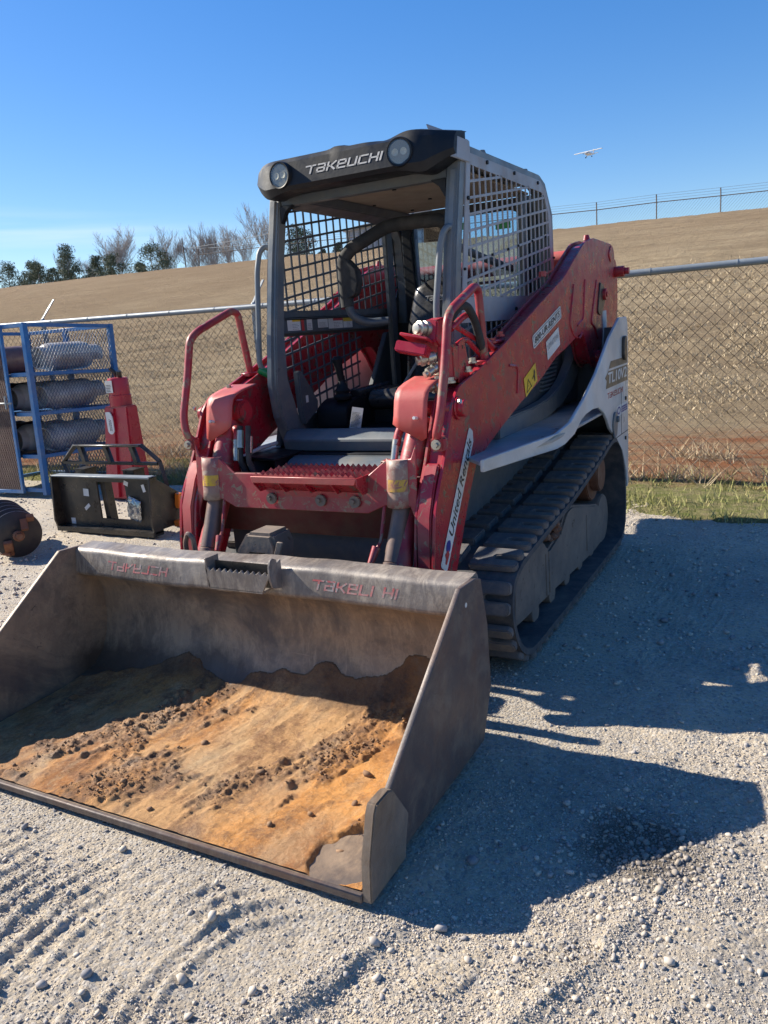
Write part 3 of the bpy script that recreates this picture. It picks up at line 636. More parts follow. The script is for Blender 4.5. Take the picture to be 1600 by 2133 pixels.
# toothed step pocket welded to the rail
mb = MB()
teeth = []
for i in range(11):
    x = -.115+i*.026; teeth += [(x, .600), (x+.009, .608), (x+.017, .596)]
teeth = [(-.118, .625)]+teeth+[(.175, .61)]
poly = [(-.105, .528), (.135, .528), (.178, .60)]+teeth[::-1]+[(-.12, .60)]
mb.prism(poly, 'y', .690, .698)
mb.b2(-.105, .135, .69, .762, .524, .532)
ear = [(.762, .64), (.74, .632), (.735, .645), (.715, .655), (.70, .65), (.69, .628), (.688, .585), (.70, .548), (.72, .54), (.745, .535), (.762, .53)]
mb.prism(ear, 'x', .170, .178)
mb.prism([(.762, .64), (.74, .64), (.69, .642), (.69, .53), (.762, .53)], 'x', -.12, -.112)
obj('step_pocket', mb, 'b_rail', bk, bev=.001, smooth=30)
mb = MB(); mb.b2(-.108, .165, .736, .741, .535, .622); obj('recess_shade', mb, 'blackp', bk, smooth=0)  # black sheet standing in for the shade inside the pocket
for xx in (.915, -.915):
    obj('bolt_hole', MB().cyl((xx-.0105*(1 if xx > 0 else -1), .715, .555), (xx+.001*(1 if xx > 0 else -1), .715, .555), .008, seg=12), 'dec_white', bk)
# coupler between the arms and the bucket
cp = obj('coupler_plate', MB().b2(-.535, .535, .93, .97, .20, .52).b2(-.535, .535, 1.36, 1.39, .25, .60), 'cab_dark', LD, bev=.006)
mb = MB().prism([(-.238, .50), (-.225, .575), (-.165, .655), (-.04, .655), (-.02, .60), (-.03, .5)], 'y', 1.00, 1.14)
lk = obj('coupler_bracket', mb, 'mudsteel', LD, bev=.014, label='tan mud caked coupler bracket')
obj('recess_shade', MB().b2(-.16, -.07, .992, 1.01, .50, .575), 'blackp', lk, bev=.006)  # black block on the bracket face standing in for a shaded slot
obj('lever', MB().strip([(-.052, .545), (-.03, .565), (-.014, .60), (-.004, .628)], [(-.02, .545), (0.0, .57), (.012, .60), (.022, .625)], 'y', .99, 1.0), 'mudsteel', LD, bev=.002)
obj('bracket_hook', MB().tube([(-.43, .93, .50), (-.43, .93, .62), (-.41, .93, .66), (-.385, .93, .64), (-.375, .93, .50)], .011, 8, rad=.02), 'rod', LD)

# ---- lift arms
ARM = [(1.290, .433), (1.10, .433), (1.10, .52), (1.118, .63), (1.139, .739), (1.185, .82), (1.239, .897), (1.302, 1.014), (1.358, 1.122), (1.42, 1.178), (1.589, 1.218), (1.911, 1.322), (2.379, 1.496), (2.70, 1.61), (2.90, 1.722), (3.10, 1.808), (3.30, 1.837), (3.76, 1.828), (3.83, 1.80), (3.845, 1.726), (3.70, 1.53), (3.52, 1.35), (3.455, 1.19), (3.42, 1.13), (3.34, 1.105), (3.26, 1.108), (3.16, 1.16), (3.09, 1.254), (3.02, 1.316), (2.926, 1.311), (2.70, 1.25), (2.549, 1.215), (2.325, 1.123), (2.06, 1.04), (1.817, .955), (1.70, .91), (1.565, .855), (1.43, .66)]
def xw(y): return .09*min(1, max(0, (y-1.5)/1.4))
CREASES = [[(2.847, 1.575), (2.783, 1.41), (2.78, 1.36), (2.83, 1.31), (2.94, 1.29), (2.996, 1.32)], [(3.07, 1.604), (3.026, 1.392), (2.896, 1.361)], [(3.343, 1.606), (3.197, 1.364), (3.274, 1.35), (3.35, 1.272)], [(3.723, 1.812), (3.661, 1.764), (3.719, 1.722)], [(1.938, 1.222), (2.044, 1.21), (2.023, 1.09)]]
for s in (1, -1):
    wp = lambda x, y, z, s=s: (s*(x+xw(y)), y, z)
    arm = obj('lift_arm', MB().prism(round2(ARM, .03, 2), 'x', .618, .632).cut((1.5, 2.9)).warp(wp), 'red', LD, bev=.002)
    obj('inner_plate', MB().prism(round2(inset(ARM, .006), .03, 2), 'x', .540, .552).cut((1.5, 2.9)).warp(wp), 'red_worn' if s > 0 else 'red', arm, bev=.002)
    core = inset(ARM, .022)
    obj('arm_core', MB().prism(round2(core, .03, 2), 'x', .552, .618).cut((1.5, 2.9)).warp(wp), 'red', arm, bev=.003)
    # raised front cover of the leg
    cv = [(1.104, .50), (1.116, .62), (1.128, .72), (1.178, .83), (1.228, .905)]
    cvb = [(p[0]+.03, p[1]) for p in cv]
    obj('leg_cover', MB().strip(cv, cvb, 'x', .556, .614).warp(wp), 'red_light' if s < 0 else 'red_worn', arm, bev=.006)  # left leg takes the sunlit red, right leg the plain worn red
    for cr in CREASES:
        pts = [(s*(.6325+xw(p[0])), p[0], p[1]) for p in cr]
        obj('pressed_crease', MB().tube(pts, .0065, 6, rad=.04), 'red', arm)
    # front pivot pin and boss
    pin = obj('pivot_pin', MB().cyl((s*.43, 1.400, 1.098), (s*.668, 1.400, 1.098), .034, seg=20), 'red', arm, bev=.003)
    obj('pin_flange', MB().cyl((s*.6335, 1.400, 1.098), (s*.642, 1.400, 1.098), .046, seg=20), 'red', arm, bev=.002)
    obj('pin_bolt', MB().cyl((s*.660, 1.352, 1.128), (s*.668, 1.350, 1.130), .010, seg=6), 'steel', arm)
    obj('pin_boss', MB().cyl((s*.408, 1.40, 1.105), (s*.45, 1.40, 1.105), .055, seg=20).cyl((s*.400, 1.40, 1.105), (s*.409, 1.40, 1.105), .045, seg=20), 'red', arm, bev=.004)
    # bent sheet cover above the cylinder head
    prof = [(1.50, 1.222), (1.40, 1.205), (1.345, 1.190), (1.318, 1.172), (1.303, 1.14), (1.290, 1.085), (1.277, 1.02)]
    P = []
    for i, (yy, zz) in enumerate(prof):
        row = []
        for xx in (.405, .43, .48, .528, .548):
            z2 = zz
            if i == len(prof)-1: z2 = {.405: 1.055, .43: 1.035, .48: 1.012, .528: .988, .548: 1.0}[xx]
            if i == 0 and xx < .43: z2 = zz
            row.append((s*xx, yy, z2))
        P.append(row)
    mbc = MB().grid(np.array(P)); n0 = len(mbc.v)
    co_ = obj('pin_cover', mbc, 'red_light', arm, smooth=60)
    sm = co_.modifiers.new('thickness', 'SOLIDIFY'); sm.thickness = .006
    obj('stud', MB().cyl((s*.506, 1.29, 1.075), (s*.506, 1.262, 1.080), .0065, seg=10), 'dec_white', arm)
    obj('bolt', MB().cyl((s*.53, 1.45, 1.210), (s*.53, 1.45, 1.224), .012, seg=6), 'steel', arm)
    # tilt cylinder
    top, mid, bot = Vector((s*.485, 1.375, 1.06)), Vector((s*.466, 1.20, .755)), Vector((s*.452, 1.05, .44))
    cy = obj('tilt_cylinder', MB().cyl(top, mid, .050, seg=24).cyl(mid+Vector((0, .035, 0)), bot+Vector((s*.030, .045, .05)), .047, seg=20), 'red_worn', LD, bev=.003)
    obj('rod', MB().cyl(mid, bot+(mid-bot)*.32, .037, seg=24).cyl(bot+(mid-bot)*.32, bot, .040, seg=24), 'rod', cy, bev=.003)
    obj('hydraulic_line', MB().tube([(s*.40, 1.19, .80), (s*.395, 1.13, .62), (s*.385, 1.09, .58)], .0075, 8).cyl((s*.388, 1.10, .60), (s*.378, 1.06, .545), .018, .012, seg=10), 'red_worn', cy)
    obj('elbow_fitting', MB().tube([(s*.445, 1.35, 1.035), (s*.415, 1.33, 1.035), (s*.405, 1.32, 1.01), (s*.402, 1.30, .965)], .017, 10, rad=.02), 'red_worn', cy)
    obj('hose_sleeve', MB().cyl((s*.402, 1.305, .99), (s*.396, 1.28, .90), .015, seg=12), 'steel', cy)
    # handle
    H = [(.60, 1.26, .985), (.615, 1.225, 1.02), (.632, 1.235, 1.10), (.634, 1.30, 1.28), (.634, 1.345, 1.44), (.630, 1.40, 1.475), (.626, 1.655, 1.562), (.624, 1.70, 1.548), (.624, 1.712, 1.46), (.622, 1.745, 1.262)]
    obj('grab_handle', MB().tube([(s*a, b, c_) for a, b, c_ in H], .0175, 12, rad=.05), 'red_worn', LD)
    obj('handle_bracket', MB().b2(s*.585, s*.64, 1.225, 1.275, .955, 1.01), 'red_worn', LD, bev=.008)
    obj('bracket_bolt', MB().cyl((s*.612, 1.228, .982), (s*.612, 1.205, .982), .012, seg=6).cyl((s*.612, 1.226, .982), (s*.612, 1.218, .982), .02, seg=12), 'steel', LD)
    obj('handle_foot', MB().b2(s*.595, s*.648, 1.70, 1.79, 1.243, 1.262), 'red', LD, bev=.003)
    # rear lift link and its pivots
    lk = obj('rear_link', MB().prism(round2([(3.80, 1.75), (3.97, 1.75), (4.01, 1.60), (4.0, 1.34), (3.95, 1.10), (3.57, 1.10), (3.54, 1.30), (3.70, 1.48)], .05, 3), 'x', s*.64, s*.705), 'red', LD, bev=.003)
    obj('pivot_bolt', MB().cyl((s*.70, 3.93, 1.668), (s*.765, 3.93, 1.668), .034, seg=18).cyl((s*.76, 3.93, 1.668), (s*.795, 3.93, 1.668), .024, seg=6), 'red', lk, bev=.002)
    obj('lower_pivot', MB().cyl((s*.720, 3.345, 1.165), (s*.748, 3.345, 1.165), .042, seg=20).cyl((s*.748, 3.345, 1.165), (s*.754, 3.345, 1.165), .022, seg=14), 'red', arm, bev=.002)
    obj('slot_pivot', MB().prism(round2([(3.42, 1.60), (3.51, 1.58), (3.55, 1.50), (3.44, 1.40), (3.35, 1.42), (3.38, 1.50)], .03, 3), 'x', s*.721, s*.730), 'blackp', arm, bev=.002)
    obj('slot_bolt', MB().cyl((s*.722, 3.50, 1.525), (s*.747, 3.50, 1.525), .034, seg=16).cyl((s*.747, 3.50, 1.525), (s*.754, 3.50, 1.525), .016, seg=12), 'red', arm, bev=.002)
    obj('lift_cylinder', MB().cyl((s*.70, 3.525, 1.43), (s*.70, 3.54, 1.08), .038, seg=20), 'white', LD, label='pale lift cylinder')
    obj('top_lug', MB().cyl((s*.68, 3.30, 1.83), (s*.68, 3.30, 1.858), .022, .014, seg=10), 'red', arm)
    obj('top_lug', MB().cyl((s*.62, 2.62, 1.62), (s*.62, 2.62, 1.645), .02, seg=8), 'red', arm)
XS = .6345
def asurf(x, y, z): return (x+xw(y), y, z)
ra = [o for o in LD.children if o.name.startswith('lift_arm')][0]
# decals on the outer face of the near arm
U = Vector((0, .356, .487)); V = Vector((0, -.0575, .0385))
dec = on_plane('decal', quadvf(.25, 8.5), (XS, 1.204, .486), U*1.0, V, 'dec_white', ra, .0)
O = Vector((XS+.0008, 1.204, .486))+V*.22
on_plane('lettering', font_mesh('United Rentals', .25, .012), O+U*.235, U*.70, V*.62, 'dec_black', ra, .0)
cvf = ([(.5+.5*math.cos(t), .5+.5*math.sin(t)) for t in np.linspace(0, 2*math.pi, 17)[:-1]], [tuple(range(16))])
on_plane('emblem', cvf, O+U*.115, U*.085, V*.62, 'dec_blue', ra, .0)
on_plane('emblem_swoosh', ([(0, .1), (.9, 0), (1.1, .5), (.6, .9), (.35, .5), (0, .45)], [(0, 1, 2, 3, 4, 5)]), O+U*.04, U*.085, V*.6, 'dec_red', ra, .001)
U = Vector((0, .404, .137)); V = Vector((0, -.0145, .0615)); O = (XS, 2.238, 1.273)
on_plane('decal', quadvf(.25, 7), O, U, V, 'dec_white', ra, .0, surf=asurf)
fr = round2([(0, 0), (1, 0), (1, 1), (0, 1)], .01, 1)
def ringvf(w_, h_): return ([(0, 0), (1, 0), (1, 1), (0, 1), (w_, h_), (1-w_, h_), (1-w_, 1-h_), (w_, 1-h_)], [(0, 1, 5, 4), (1, 2, 6, 5), (2, 3, 7, 6), (3, 0, 4, 7)])
on_plane('border', ringvf(.006, .05), Vector(O)+U*.025+V*.12, U*.95, V*.76, 'dec_black', ra, .0012, surf=asurf)
on_plane('lettering', font_mesh('800-UR-RENTS', .12, .02), Vector(O)+U*.06+V*.26, U*.88, V*.48, 'dec_black', ra, .0012, surf=asurf)
U = Vector((0, .185, .067)); V = Vector((0, -.020, .090)); O = Vector((XS, 2.425, 1.209))
on_plane('decal', quadvf(), O, U, V, 'dec_white', ra, .0, surf=asurf)
on_plane('lettering', font_mesh('10947096'), O+U*.08+V*.46, U*.84, V*.3, 'dec_grey', ra, .0012, surf=asurf)
U = Vector((0, .153, .064)); V = Vector((0, -.021, .087)); O = Vector((XS, 2.122, 1.060))
on_plane('decal', quadvf(), O, U, V, 'dec_yellow', ra, .0, surf=asurf)
tri = ([(0, 0), (1, 0), (.5, 1), (.12, .07), (.88, .07), (.5, .84)], [(0, 1, 4, 3), (1, 2, 5, 4), (2, 0, 3, 5)])
on_plane('warning_triangle', tri, O+U*.08+V*.14, U*.44, V*.62, 'dec_black', ra, .0012, surf=asurf)
on_plane('figure', ([(.45, 0), (.75, 0), (.8, .5), (.95, .55), (.9, .8), (.6, .85), (.5, .55), (.0, .4), (0, .32), (.48, .42)], [tuple(range(10))]), O+U*.62+V*.2, U*.28, V*.66, 'dec_black', ra, .0012, surf=asurf)
on_plane('bolt_mark', ([(.4, 0), (.6, .5), (.45, .5), (.6, 1), (.3, .45), (.5, .45)], [(0, 1, 2, 5), (2, 3, 4, 5)]), O+U*.22+V*.22, U*.14, V*.3, 'dec_black', ra, .0012, surf=asurf)

# ---- crossmember with the arched covers
CM = [(-.542, .62), (-.535, .70), (-.515, .752), (-.405, .752), (-.33, .718), (.33, .718), (.405, .752), (.515, .752), (.535, .70), (.542, .62), (.542, .99), (.52, .935), (.41, .928), (.33, .866), (-.33, .866), (-.41, .928), (-.52, .935), (-.542, .99)]
def cmw(x, y, z): return (x, y-.10*(.87-z)-.01, z)
cm = obj('crossmember', MB().prism(CM, 'y', 1.185, 1.197).warp(cmw), 'red_worn', LD, bev=.003)
for s in (1, -1):
    P = []
    for i in range(6):
        z = .748+i*(.185/5); row = []
        for t in np.linspace(-1.35, 1.35, 13):
            row.append((s*.462+.056*math.sin(t)*1.0, 1.198-.10*(.87-z)-.056*math.cos(t)+.008, z))
        P.append(row)
    b_ = obj('cylinder_cover', MB().grid(np.array(P)), 'red_scraped', cm, smooth=60, label='scraped half round cover over the cylinder')
    b_.modifiers.new('thickness', 'SOLIDIFY').thickness = .006
    P = []
    for z in (.812, .828, .844, .858):
        row = []
        for t in np.linspace(-.55, .95, 10):
            row.append((s*.462+.0575*math.sin(t), 1.198-.10*(.87-z)-.0575*math.cos(t)+.0065, z))
        P.append(row)
    obj('warning_sticker', MB().grid(np.array(P)), 'dec_yellow_worn', cm, smooth=60, label='scraped yellow warning sticker')
obj('lower_plate', MB().prism([(1.215, .86), (1.300, .575), (1.315, .575), (1.23, .86)], 'x', -.540, .540), 'red_dark', LD, bev=.003)  # shade put into the dark red; plate tilted out of the sun
obj('belly_guard', MB().b2(-.40, .40, 1.45, 1.47, .22, .60), 'cab_dark', LD, bev=.003)
# ---- toothed step
def saw(x0, x1, z0, z1, dz, st):
    n = max(1, int((x1-x0)/st)); pts = [(x0, z0), (x1, z0), (x1, z1)]
    for i in range(n): a = x1-(x1-x0)*i/n; b = x1-(x1-x0)*(i+1)/n; pts += [((a+b)/2, z1+dz), (b, z1)]
    return pts
st = obj('step', MB().prism([(-.172, .845), (.318, .845), (.328, .872), (-.178, .872)], 'y', 1.088, 1.096), 'red_light', LD, bev=.002)
for k_, yy in enumerate((1.098, 1.150, 1.205, 1.262, 1.318)):
    obj('serrated_bar', MB().prism(saw(-.168, .325 if k_ else .315, .845, .874, .013, .025), 'y', yy, yy+.005), 'red_light' if k_ in (0, 2) else 'red_worn', st, smooth=20)
for xx in (-.168, -.04, .085, .21, .326):
    obj('gusset', MB().prism([(1.09, .872), (1.30, .872), (1.30, .84), (1.17, .80), (1.13, .80), (1.09, .84)], 'x', xx, xx+.005), 'red', st, smooth=20)
mb = MB().add([(-.17, 1.092, .846), (.325, 1.092, .846), (.30, 1.165, .80), (-.11, 1.165, .80), (-.17, 1.098, .846), (.325, 1.098, .846), (.30, 1.171, .80), (-.11, 1.171, .80)], [(0, 1, 2, 3), (4, 5, 6, 7), (0, 1, 5, 4), (2, 3, 7, 6), (0, 3, 7, 4), (1, 2, 6, 5)])
mb.b2(-.11, .30, 1.165, 1.171, .775, .80)
obj('step_support', mb, 'red', st)
obj('rear_flange', MB().b2(.33, .395, 1.29, 1.34, .865, .905), 'red_worn', st, bev=.002)
for xx in (-.13, .115, .275):
    obj('bolt', MB().cyl((xx, 1.160, .765), (xx, 1.150, .765), .024, seg=18).cyl((xx-.004, 1.151, .768), (xx-.004, 1.138, .768), .010, seg=6), 'mudsteel', st)

# ---- hydraulic couplers on the near arm
hb = obj('coupler_block', MB().prism([(1.43, 1.36), (1.45, 1.44), (1.53, 1.45), (1.56, 1.35), (1.50, 1.31)], 'x', .485, .545).b2(.53, .60, 1.46, 1.56, 1.20, 1.34), 'red', LD, bev=.006)
R0 = Euler((math.radians(-18), math.radians(12), 0)).to_matrix()
obj('coupler_guard', MB().box((.455, 1.40, 1.335), (.135, .055, .042), R0), 'redbox', hb, bev=.004)
obj('coupler_guard', MB().box((.47, 1.42, 1.372), (.12, .10, .012), R0), 'redbox', hb, bev=.003)
def coupler(p, d, k, parent):
    prof = [(0, 0), (.022*k, 0), (.022*k, .012), (.028*k, .014), (.028*k, .034), (.022*k, .037), (.022*k, .045), (.027*k, .047), (.027*k, .062), (.018*k, .066), (.018*k, .078), (.011*k, .08), (0, .08)]
    return obj('quick_coupler', MB().lathe(prof, p, d, 18), 'steel', parent, bev=0, smooth=30)
coupler((.505, 1.47, 1.405), (-.40, -.85, .10), 1.15, hb)
coupler((.52, 1.46, 1.300), (-.75, -.75, -.18), .95, hb)
coupler((.525, 1.49, 1.262), (-.55, -.8, -.45), .75, hb)
coupler((.54, 1.50, 1.190), (-.45, -.85, -.15), 1.0, hb)
obj('fitting', MB().cyl((.53, 1.50, 1.30), (.53, 1.50, 1.16), .013, seg=6).cyl((.50, 1.50, 1.225), (.56, 1.50, 1.225), .012, seg=6).cyl((.54, 1.5, 1.14), (.54, 1.46, 1.10), .012, seg=8), 'steel', hb)
br = obj('mounting_bracket', MB().prism([(1.50, 1.19), (1.515, 1.345), (1.575, 1.365), (1.625, 1.225), (1.56, 1.17)], 'x', .596, .602), 'red', hb, bev=.002)
obj('bracket_slot', MB().b2(.595, .6035, 1.55, 1.562, 1.32, 1.334).b2(.595, .6035, 1.566, 1.576, 1.25, 1.262), 'blackp', hb, smooth=0)
for pts, r, mt_ in (([(.58, 1.50, 1.44), (.60, 1.54, 1.485), (.61, 1.60, 1.49), (.615, 1.66, 1.44), (.62, 1.74, 1.30), (.62, 1.80, 1.25)], .017, 'foam'),
                   ([(.57, 1.52, 1.40), (.585, 1.60, 1.44), (.60, 1.66, 1.46), (.61, 1.72, 1.38), (.62, 1.86, 1.30), (.62, 1.95, 1.30)], .013, 'red'),
                   ([(.57, 1.55, 1.33), (.59, 1.62, 1.36), (.60, 1.72, 1.30), (.61, 1.80, 1.26)], .011, 'red'),
                   ([(.55, 1.52, 1.44), (.57, 1.60, 1.40), (.59, 1.70, 1.36), (.60, 1.80, 1.33), (.62, 1.98, 1.33)], .011, 'red'),
                   ([(.56, 1.52, 1.22), (.57, 1.57, 1.20), (.58, 1.62, 1.21)], .026, 'red')):
    obj('hydraulic_pipe' if mt_ == 'red' else 'hydraulic_hose', MB().tube(pts, r, 10, rad=.04), mt_, hb)
for p in ((.60, 1.42, 1.195), (.61, 1.58, 1.225), (.60, 1.66, 1.255), (.61, 1.88, 1.325), (.615, 1.97, 1.35)):
    obj('arm_bolt', MB().cyl(p, (p[0], p[1], p[2]+.022), .014, seg=6).cyl(p, (p[0], p[1], p[2]+.008), .02, seg=12), 'steel' if p[1] < 1.7 else 'red', LD)
for s in (-1,):
    for dx in (0, .045):
        obj('hydraulic_hose', MB().tube([(s*(.385-dx), 1.32, 1.05), (s*(.38-dx), 1.30, .97), (s*(.372-dx), 1.28, .90), (s*(.36-dx), 1.32, .78)], .013, 10), 'foam', LD)
        obj('hose_ferrule', MB().cyl((s*(.384-dx), 1.318, 1.03-dx*.6), (s*(.378-dx), 1.295, .955-dx*.5), .0165, seg=12), 'steel', LD)

# ---- tracks
TP = [(1.62, .035), (1.50, .050), (1.40, .105), (1.335, .185), (1.302, .28), (1.303, .356), (1.345, .43), (1.445, .475), (1.757, .513), (2.295, .570), (2.869, .662), (3.08, .702), (3.22, .700), (3.35, .63), (3.43, .50), (3.468, .35), (3.462, .17), (3.41, .08), (3.30, .038)]
def closed_path(P, n):
    P = [np.array(p) for p in P]; L = len(P); out = []
    for i in range(L):
        p0, p1, p2, p3 = P[i-1], P[i], P[(i+1) % L], P[(i+2) % L]; d = np.linalg.norm(p2-p1); k = max(2, int(d/.02))
        for j in range(k):
            t = j/k; m1_ = (p2-p0)*.5*min(1, d/max(1e-6, np.linalg.norm(p1-p0))); m2_ = (p3-p1)*.5*min(1, d/max(1e-6, np.linalg.norm(p3-p2)))
            out.append((2*t**3-3*t*t+1)*p1+(t**3-2*t*t+t)*m1_+(-2*t**3+3*t*t)*p2+(t**3-t*t)*m2_)
    return np.array(out)
path = closed_path(TP, 200); seg_ = np.linalg.norm(np.roll(path, -1, 0)-path, axis=1); cum = np.r_[0, np.cumsum(seg_)]; Lt = cum[-1]
def on_path(s_):
    s_ = s_ % Lt; i = int(np.searchsorted(cum, s_, side='right')-1); i = min(i, len(path)-1); t = (s_-cum[i])/seg_[i]
    a, b = path[i], path[(i+1) % len(path)]; return a+(b-a)*t
def inner_pt(P, d):
    n = len(P); out = []
    for i in range(n):
        t = P[(i+1) % n]-P[i-1]; t = t/np.linalg.norm(t); nrm = np.array([-t[1], t[0]])
        out.append(P[i]-nrm*d)
    return out
# orientation: path runs front-bottom -> front -> top -> rear -> bottom; inward is to the right of travel
inw = inner_pt(path, .026)
nb = int(round(Lt/.172)); pitch = Lt/nb
block = None
for s in (1, -1):
    tr = obj('rubber_track', MB().strip([tuple(p) for p in path], [tuple(p) for p in inw], 'x', s*.41, s*.86, closed=True), 'rubber2', LD, smooth=50)
    for i in range(nb):
        for col_ in (0, 1):
            sp = (i+.5*0)*pitch+(0.0 if col_ else .02)
            a = on_path(sp-.03); b = on_path(sp+.03); c_ = (a+b)/2; t = (b-a)/np.linalg.norm(b-a); nrm = np.array([-t[1], t[0]])
            c_ = on_path(sp)
            if block is None:
                mb = MB()
                # C-shaped block: x across (0 inner -> .2 outer), y along the belt, z out
                poly = round2([(0, -.068), (.185, -.066), (.198, -.055), (.198, -.024), (.185, -.014), (.095, -.014), (.088, 0), (.095, .014), (.185, .014), (.198, .024), (.198, .055), (.185, .066), (0, .068)], .006, 2)
                mb.prism(poly, 'z', -.004, .030)
                o = obj('tread_block', mb, 'rubber', tr, bev=.006, smooth=50, local=True); block = o.data
            else: o = obj('tread_block', None, 'rubber', tr, mesh=block, local=True)
            # axes: X across, Y along path, Z outward
            sx_ = s if col_ else -s
            ex = Vector((sx_, 0, 0)); ez = Vector((0, nrm[0], nrm[1])); ey = ez.cross(ex)
            mw = Matrix((ex, ey, ez)).transposed().to_4x4()
            base = Vector((s*(.658 if col_ else .612), c_[0], c_[1]))
            o.matrix_local = Matrix.Translation(base) @ mw
            j_ = random.Random(i*7+col_+s)
            o.scale = (1, j_.uniform(.95, 1.02), j_.uniform(.8, 1.08))
    for i in range(0, nb*2):
        if i % 2: continue
    fr_poly = [(1.50, .16), (1.53, .36), (1.63, .405), (1.80, .43), (1.93, .43), (2.02, .395), (2.08, .33), (2.30, .37), (2.42, .445), (2.52, .45), (2.75, .40), (2.92, .36), (3.08, .33), (3.26, .24), (3.33, .14), (3.19, .07), (2.95, .060), (2.0, .105), (1.62, .12)]
    tf = obj('track_frame', MB().prism(round2(fr_poly, .03, 2), 'x', s*.50, s*.775), 'mudsteel', LD, bev=.012)
    obj('cover_plate', MB().prism(round2([(1.53, .17), (1.55, .35), (1.64, .39), (1.78, .40), (1.80, .19)], .03, 3), 'x', s*.775, s*.787), 'mudsteel', tf, bev=.004)
    for yy in (2.02, 2.07, 2.80):
        obj('rib', MB().b2(s*.772, s*.780, yy, yy+.014, .12, .33), 'mudsteel', tf, bev=.003)
    for yy in (1.86, 2.13, 2.40, 2.67, 2.93):
        obj('track_roller', MB().cyl((s*.56, yy, .100), (s*.772, yy, .100), .052, seg=20), 'mudsteel', tf, bev=.003)
    obj('idler', MB().cyl((s*.56, 3.24, .20), (s*.765, 3.24, .20), .15, seg=28), 'mudsteel', tf, bev=.006)
    obj('idler', MB().cyl((s*.56, 1.53, .27), (s*.72, 1.53, .27), .19, seg=28), 'mudsteel', tf, bev=.006)
    obj('drive_sprocket', MB().cyl((s*.52, 3.12, .50), (s*.74, 3.12, .50), .16, seg=14).cyl((s*.74, 3.12, .50), (s*.79, 3.12, .50), .10, seg=24), 'rust', tf, bev=.006)
    obj('frame_link', MB().prism([(2.75, .40), (2.80, .62), (3.3, .62), (3.3, .34), (3.0, .3)], 'x', s*.50, s*.62), 'mudsteel', tf, bev=.01)
    mb = MB(); rg = random.Random(5)
    for q in range(26):
        mb.lathe([(0, -1), (.8, -.5), (1, .1), (.6, .8), (0, 1)], (0, 0, 0), (0, 0, 1), 6)
        n0 = len(mb.v)-5*6; cx_, cy_, cz_ = s*(.70+.06*rg.random()), 2.12+.22*rg.random(), .36+.05*rg.random(); r_ = .012+.022*rg.random()
        for ii in range(n0, len(mb.v)):
            a = mb.v[ii]; kx = rg.uniform(.8, 1.2); mb.v[ii] = (cx_+a[0]*r_*kx, cy_+a[1]*r_*1.3*kx, cz_+a[2]*r_*.7)
    md = obj('mud_lumps', mb, 'rust', tf, smooth=50); md['kind'] = 'stuff'
    # white fender shelf and side panel
    SP = [(1.38, .848), (1.38, .897), (1.60, .903), (1.97, .911), (2.20, .93), (2.47, 1.012), (2.724, 1.115), (3.03, 1.28), (3.20, 1.345), (3.30, 1.385), (3.50, 1.385), (3.535, 1.33), (3.535, .36), (3.50, .345), (3.48, .45), (3.36, .60), (3.20, .70), (3.023, .78), (2.96, .84), (2.88, .89), (2.76, .93), (2.639, .937), (2.50, .93), (2.397, .912), (2.266, .863), (2.10, .842), (1.97, .842), (1.60, .846)]
    fw = lambda x, y, z, s=s: (x-s*.125*min(1, max(0, (1.97-y)/.59)), y, z)
    sp_ = obj('side_panel', MB().prism(SP, 'x', s*.846, s*.862).warp(fw), 'white', LD, bev=.003)
    obj('fender', MB().prism([(s*.50, 1.62), (s*.64, 1.47), (s*.7205, 1.381), (s*.8455, 1.97), (s*.8455, 3.50), (s*.50, 3.50)], 'z', .872, .888), 'shelf', LD, bev=.003)
    obj('rear_panel', MB().b2(s*.47, s*.846, 3.505, 3.53, .36, 1.33).b2(s*.46, s*.48, 2.2, 3.5, .6, .872), 'cab_dark', LD)
    obj('panel_latch', MB().prism(round2([(3.08, .80), (3.12, .86), (3.18, .86), (3.20, .80), (3.17, .72), (3.10, .71)], .02, 3), 'x', s*.862, s*.872).cyl((s*.87, 3.17, .815), (s*.885, 3.17, .815), .018, seg=14), 'cab', sp_, bev=.003)
    obj('panel_vent', MB().prism(round2([(3.36, 1.27), (3.42, 1.28), (3.44, 1.15), (3.40, 1.13), (3.35, 1.16)], .02, 3), 'x', s*.862, s*.880), 'blackp', sp_, bev=.003)
    obj('panel_seam', MB().b2(s*.862, s*.8635, 3.20, 3.53, .700, .704).b2(s*.862, s*.8635, 3.33, 3.334, .704, .98), 'black', sp_, smooth=0)
    obj('panel_bolt', MB().cyl((s*.862, 3.45, .905), (s*.870, 3.45, .905), .012, seg=10).cyl((s*.862, 3.44, .665), (s*.870, 3.44, .665), .012, seg=10), 'blackp', sp_)
    # curved body skirt below the cab and dark engine side
    bo = [(1.95, .885), (2.15, .880), (2.46, .878), (2.75, .892), (3.0, .925), (3.22, .99), (3.40, 1.09), (3.47, 1.22)]
    ti = [(1.95, .97), (2.15, .972), (2.46, .972), (2.72, .985), (2.93, 1.02), (3.10, 1.08), (3.24, 1.16), (3.29, 1.25)]
    obj('body_skirt', MB().strip(bo, ti, 'x', s*.545, s*.60), 'cab', LD, bev=.006)
    obj('engine_side', MB().prism([(1.75, .86), (3.45, .86), (3.45, 1.25), (3.30, 1.42), (3.0, 1.40), (2.72, 1.15 if s > 0 else 1.03), (1.8, 1.13 if s > 0 else 1.0)], 'x', s*.50, s*.53), 'cab_dark', LD, bev=.004)  # right side raised to block sun through the cab from striping the fender
    for q in range(14):
        obj('grille_slat', MB().b2(s*.53, s*.545, 2.80+q*.012, 3.05+q*.012, 1.02+q*.022, 1.030+q*.022), 'cab', LD, smooth=0)
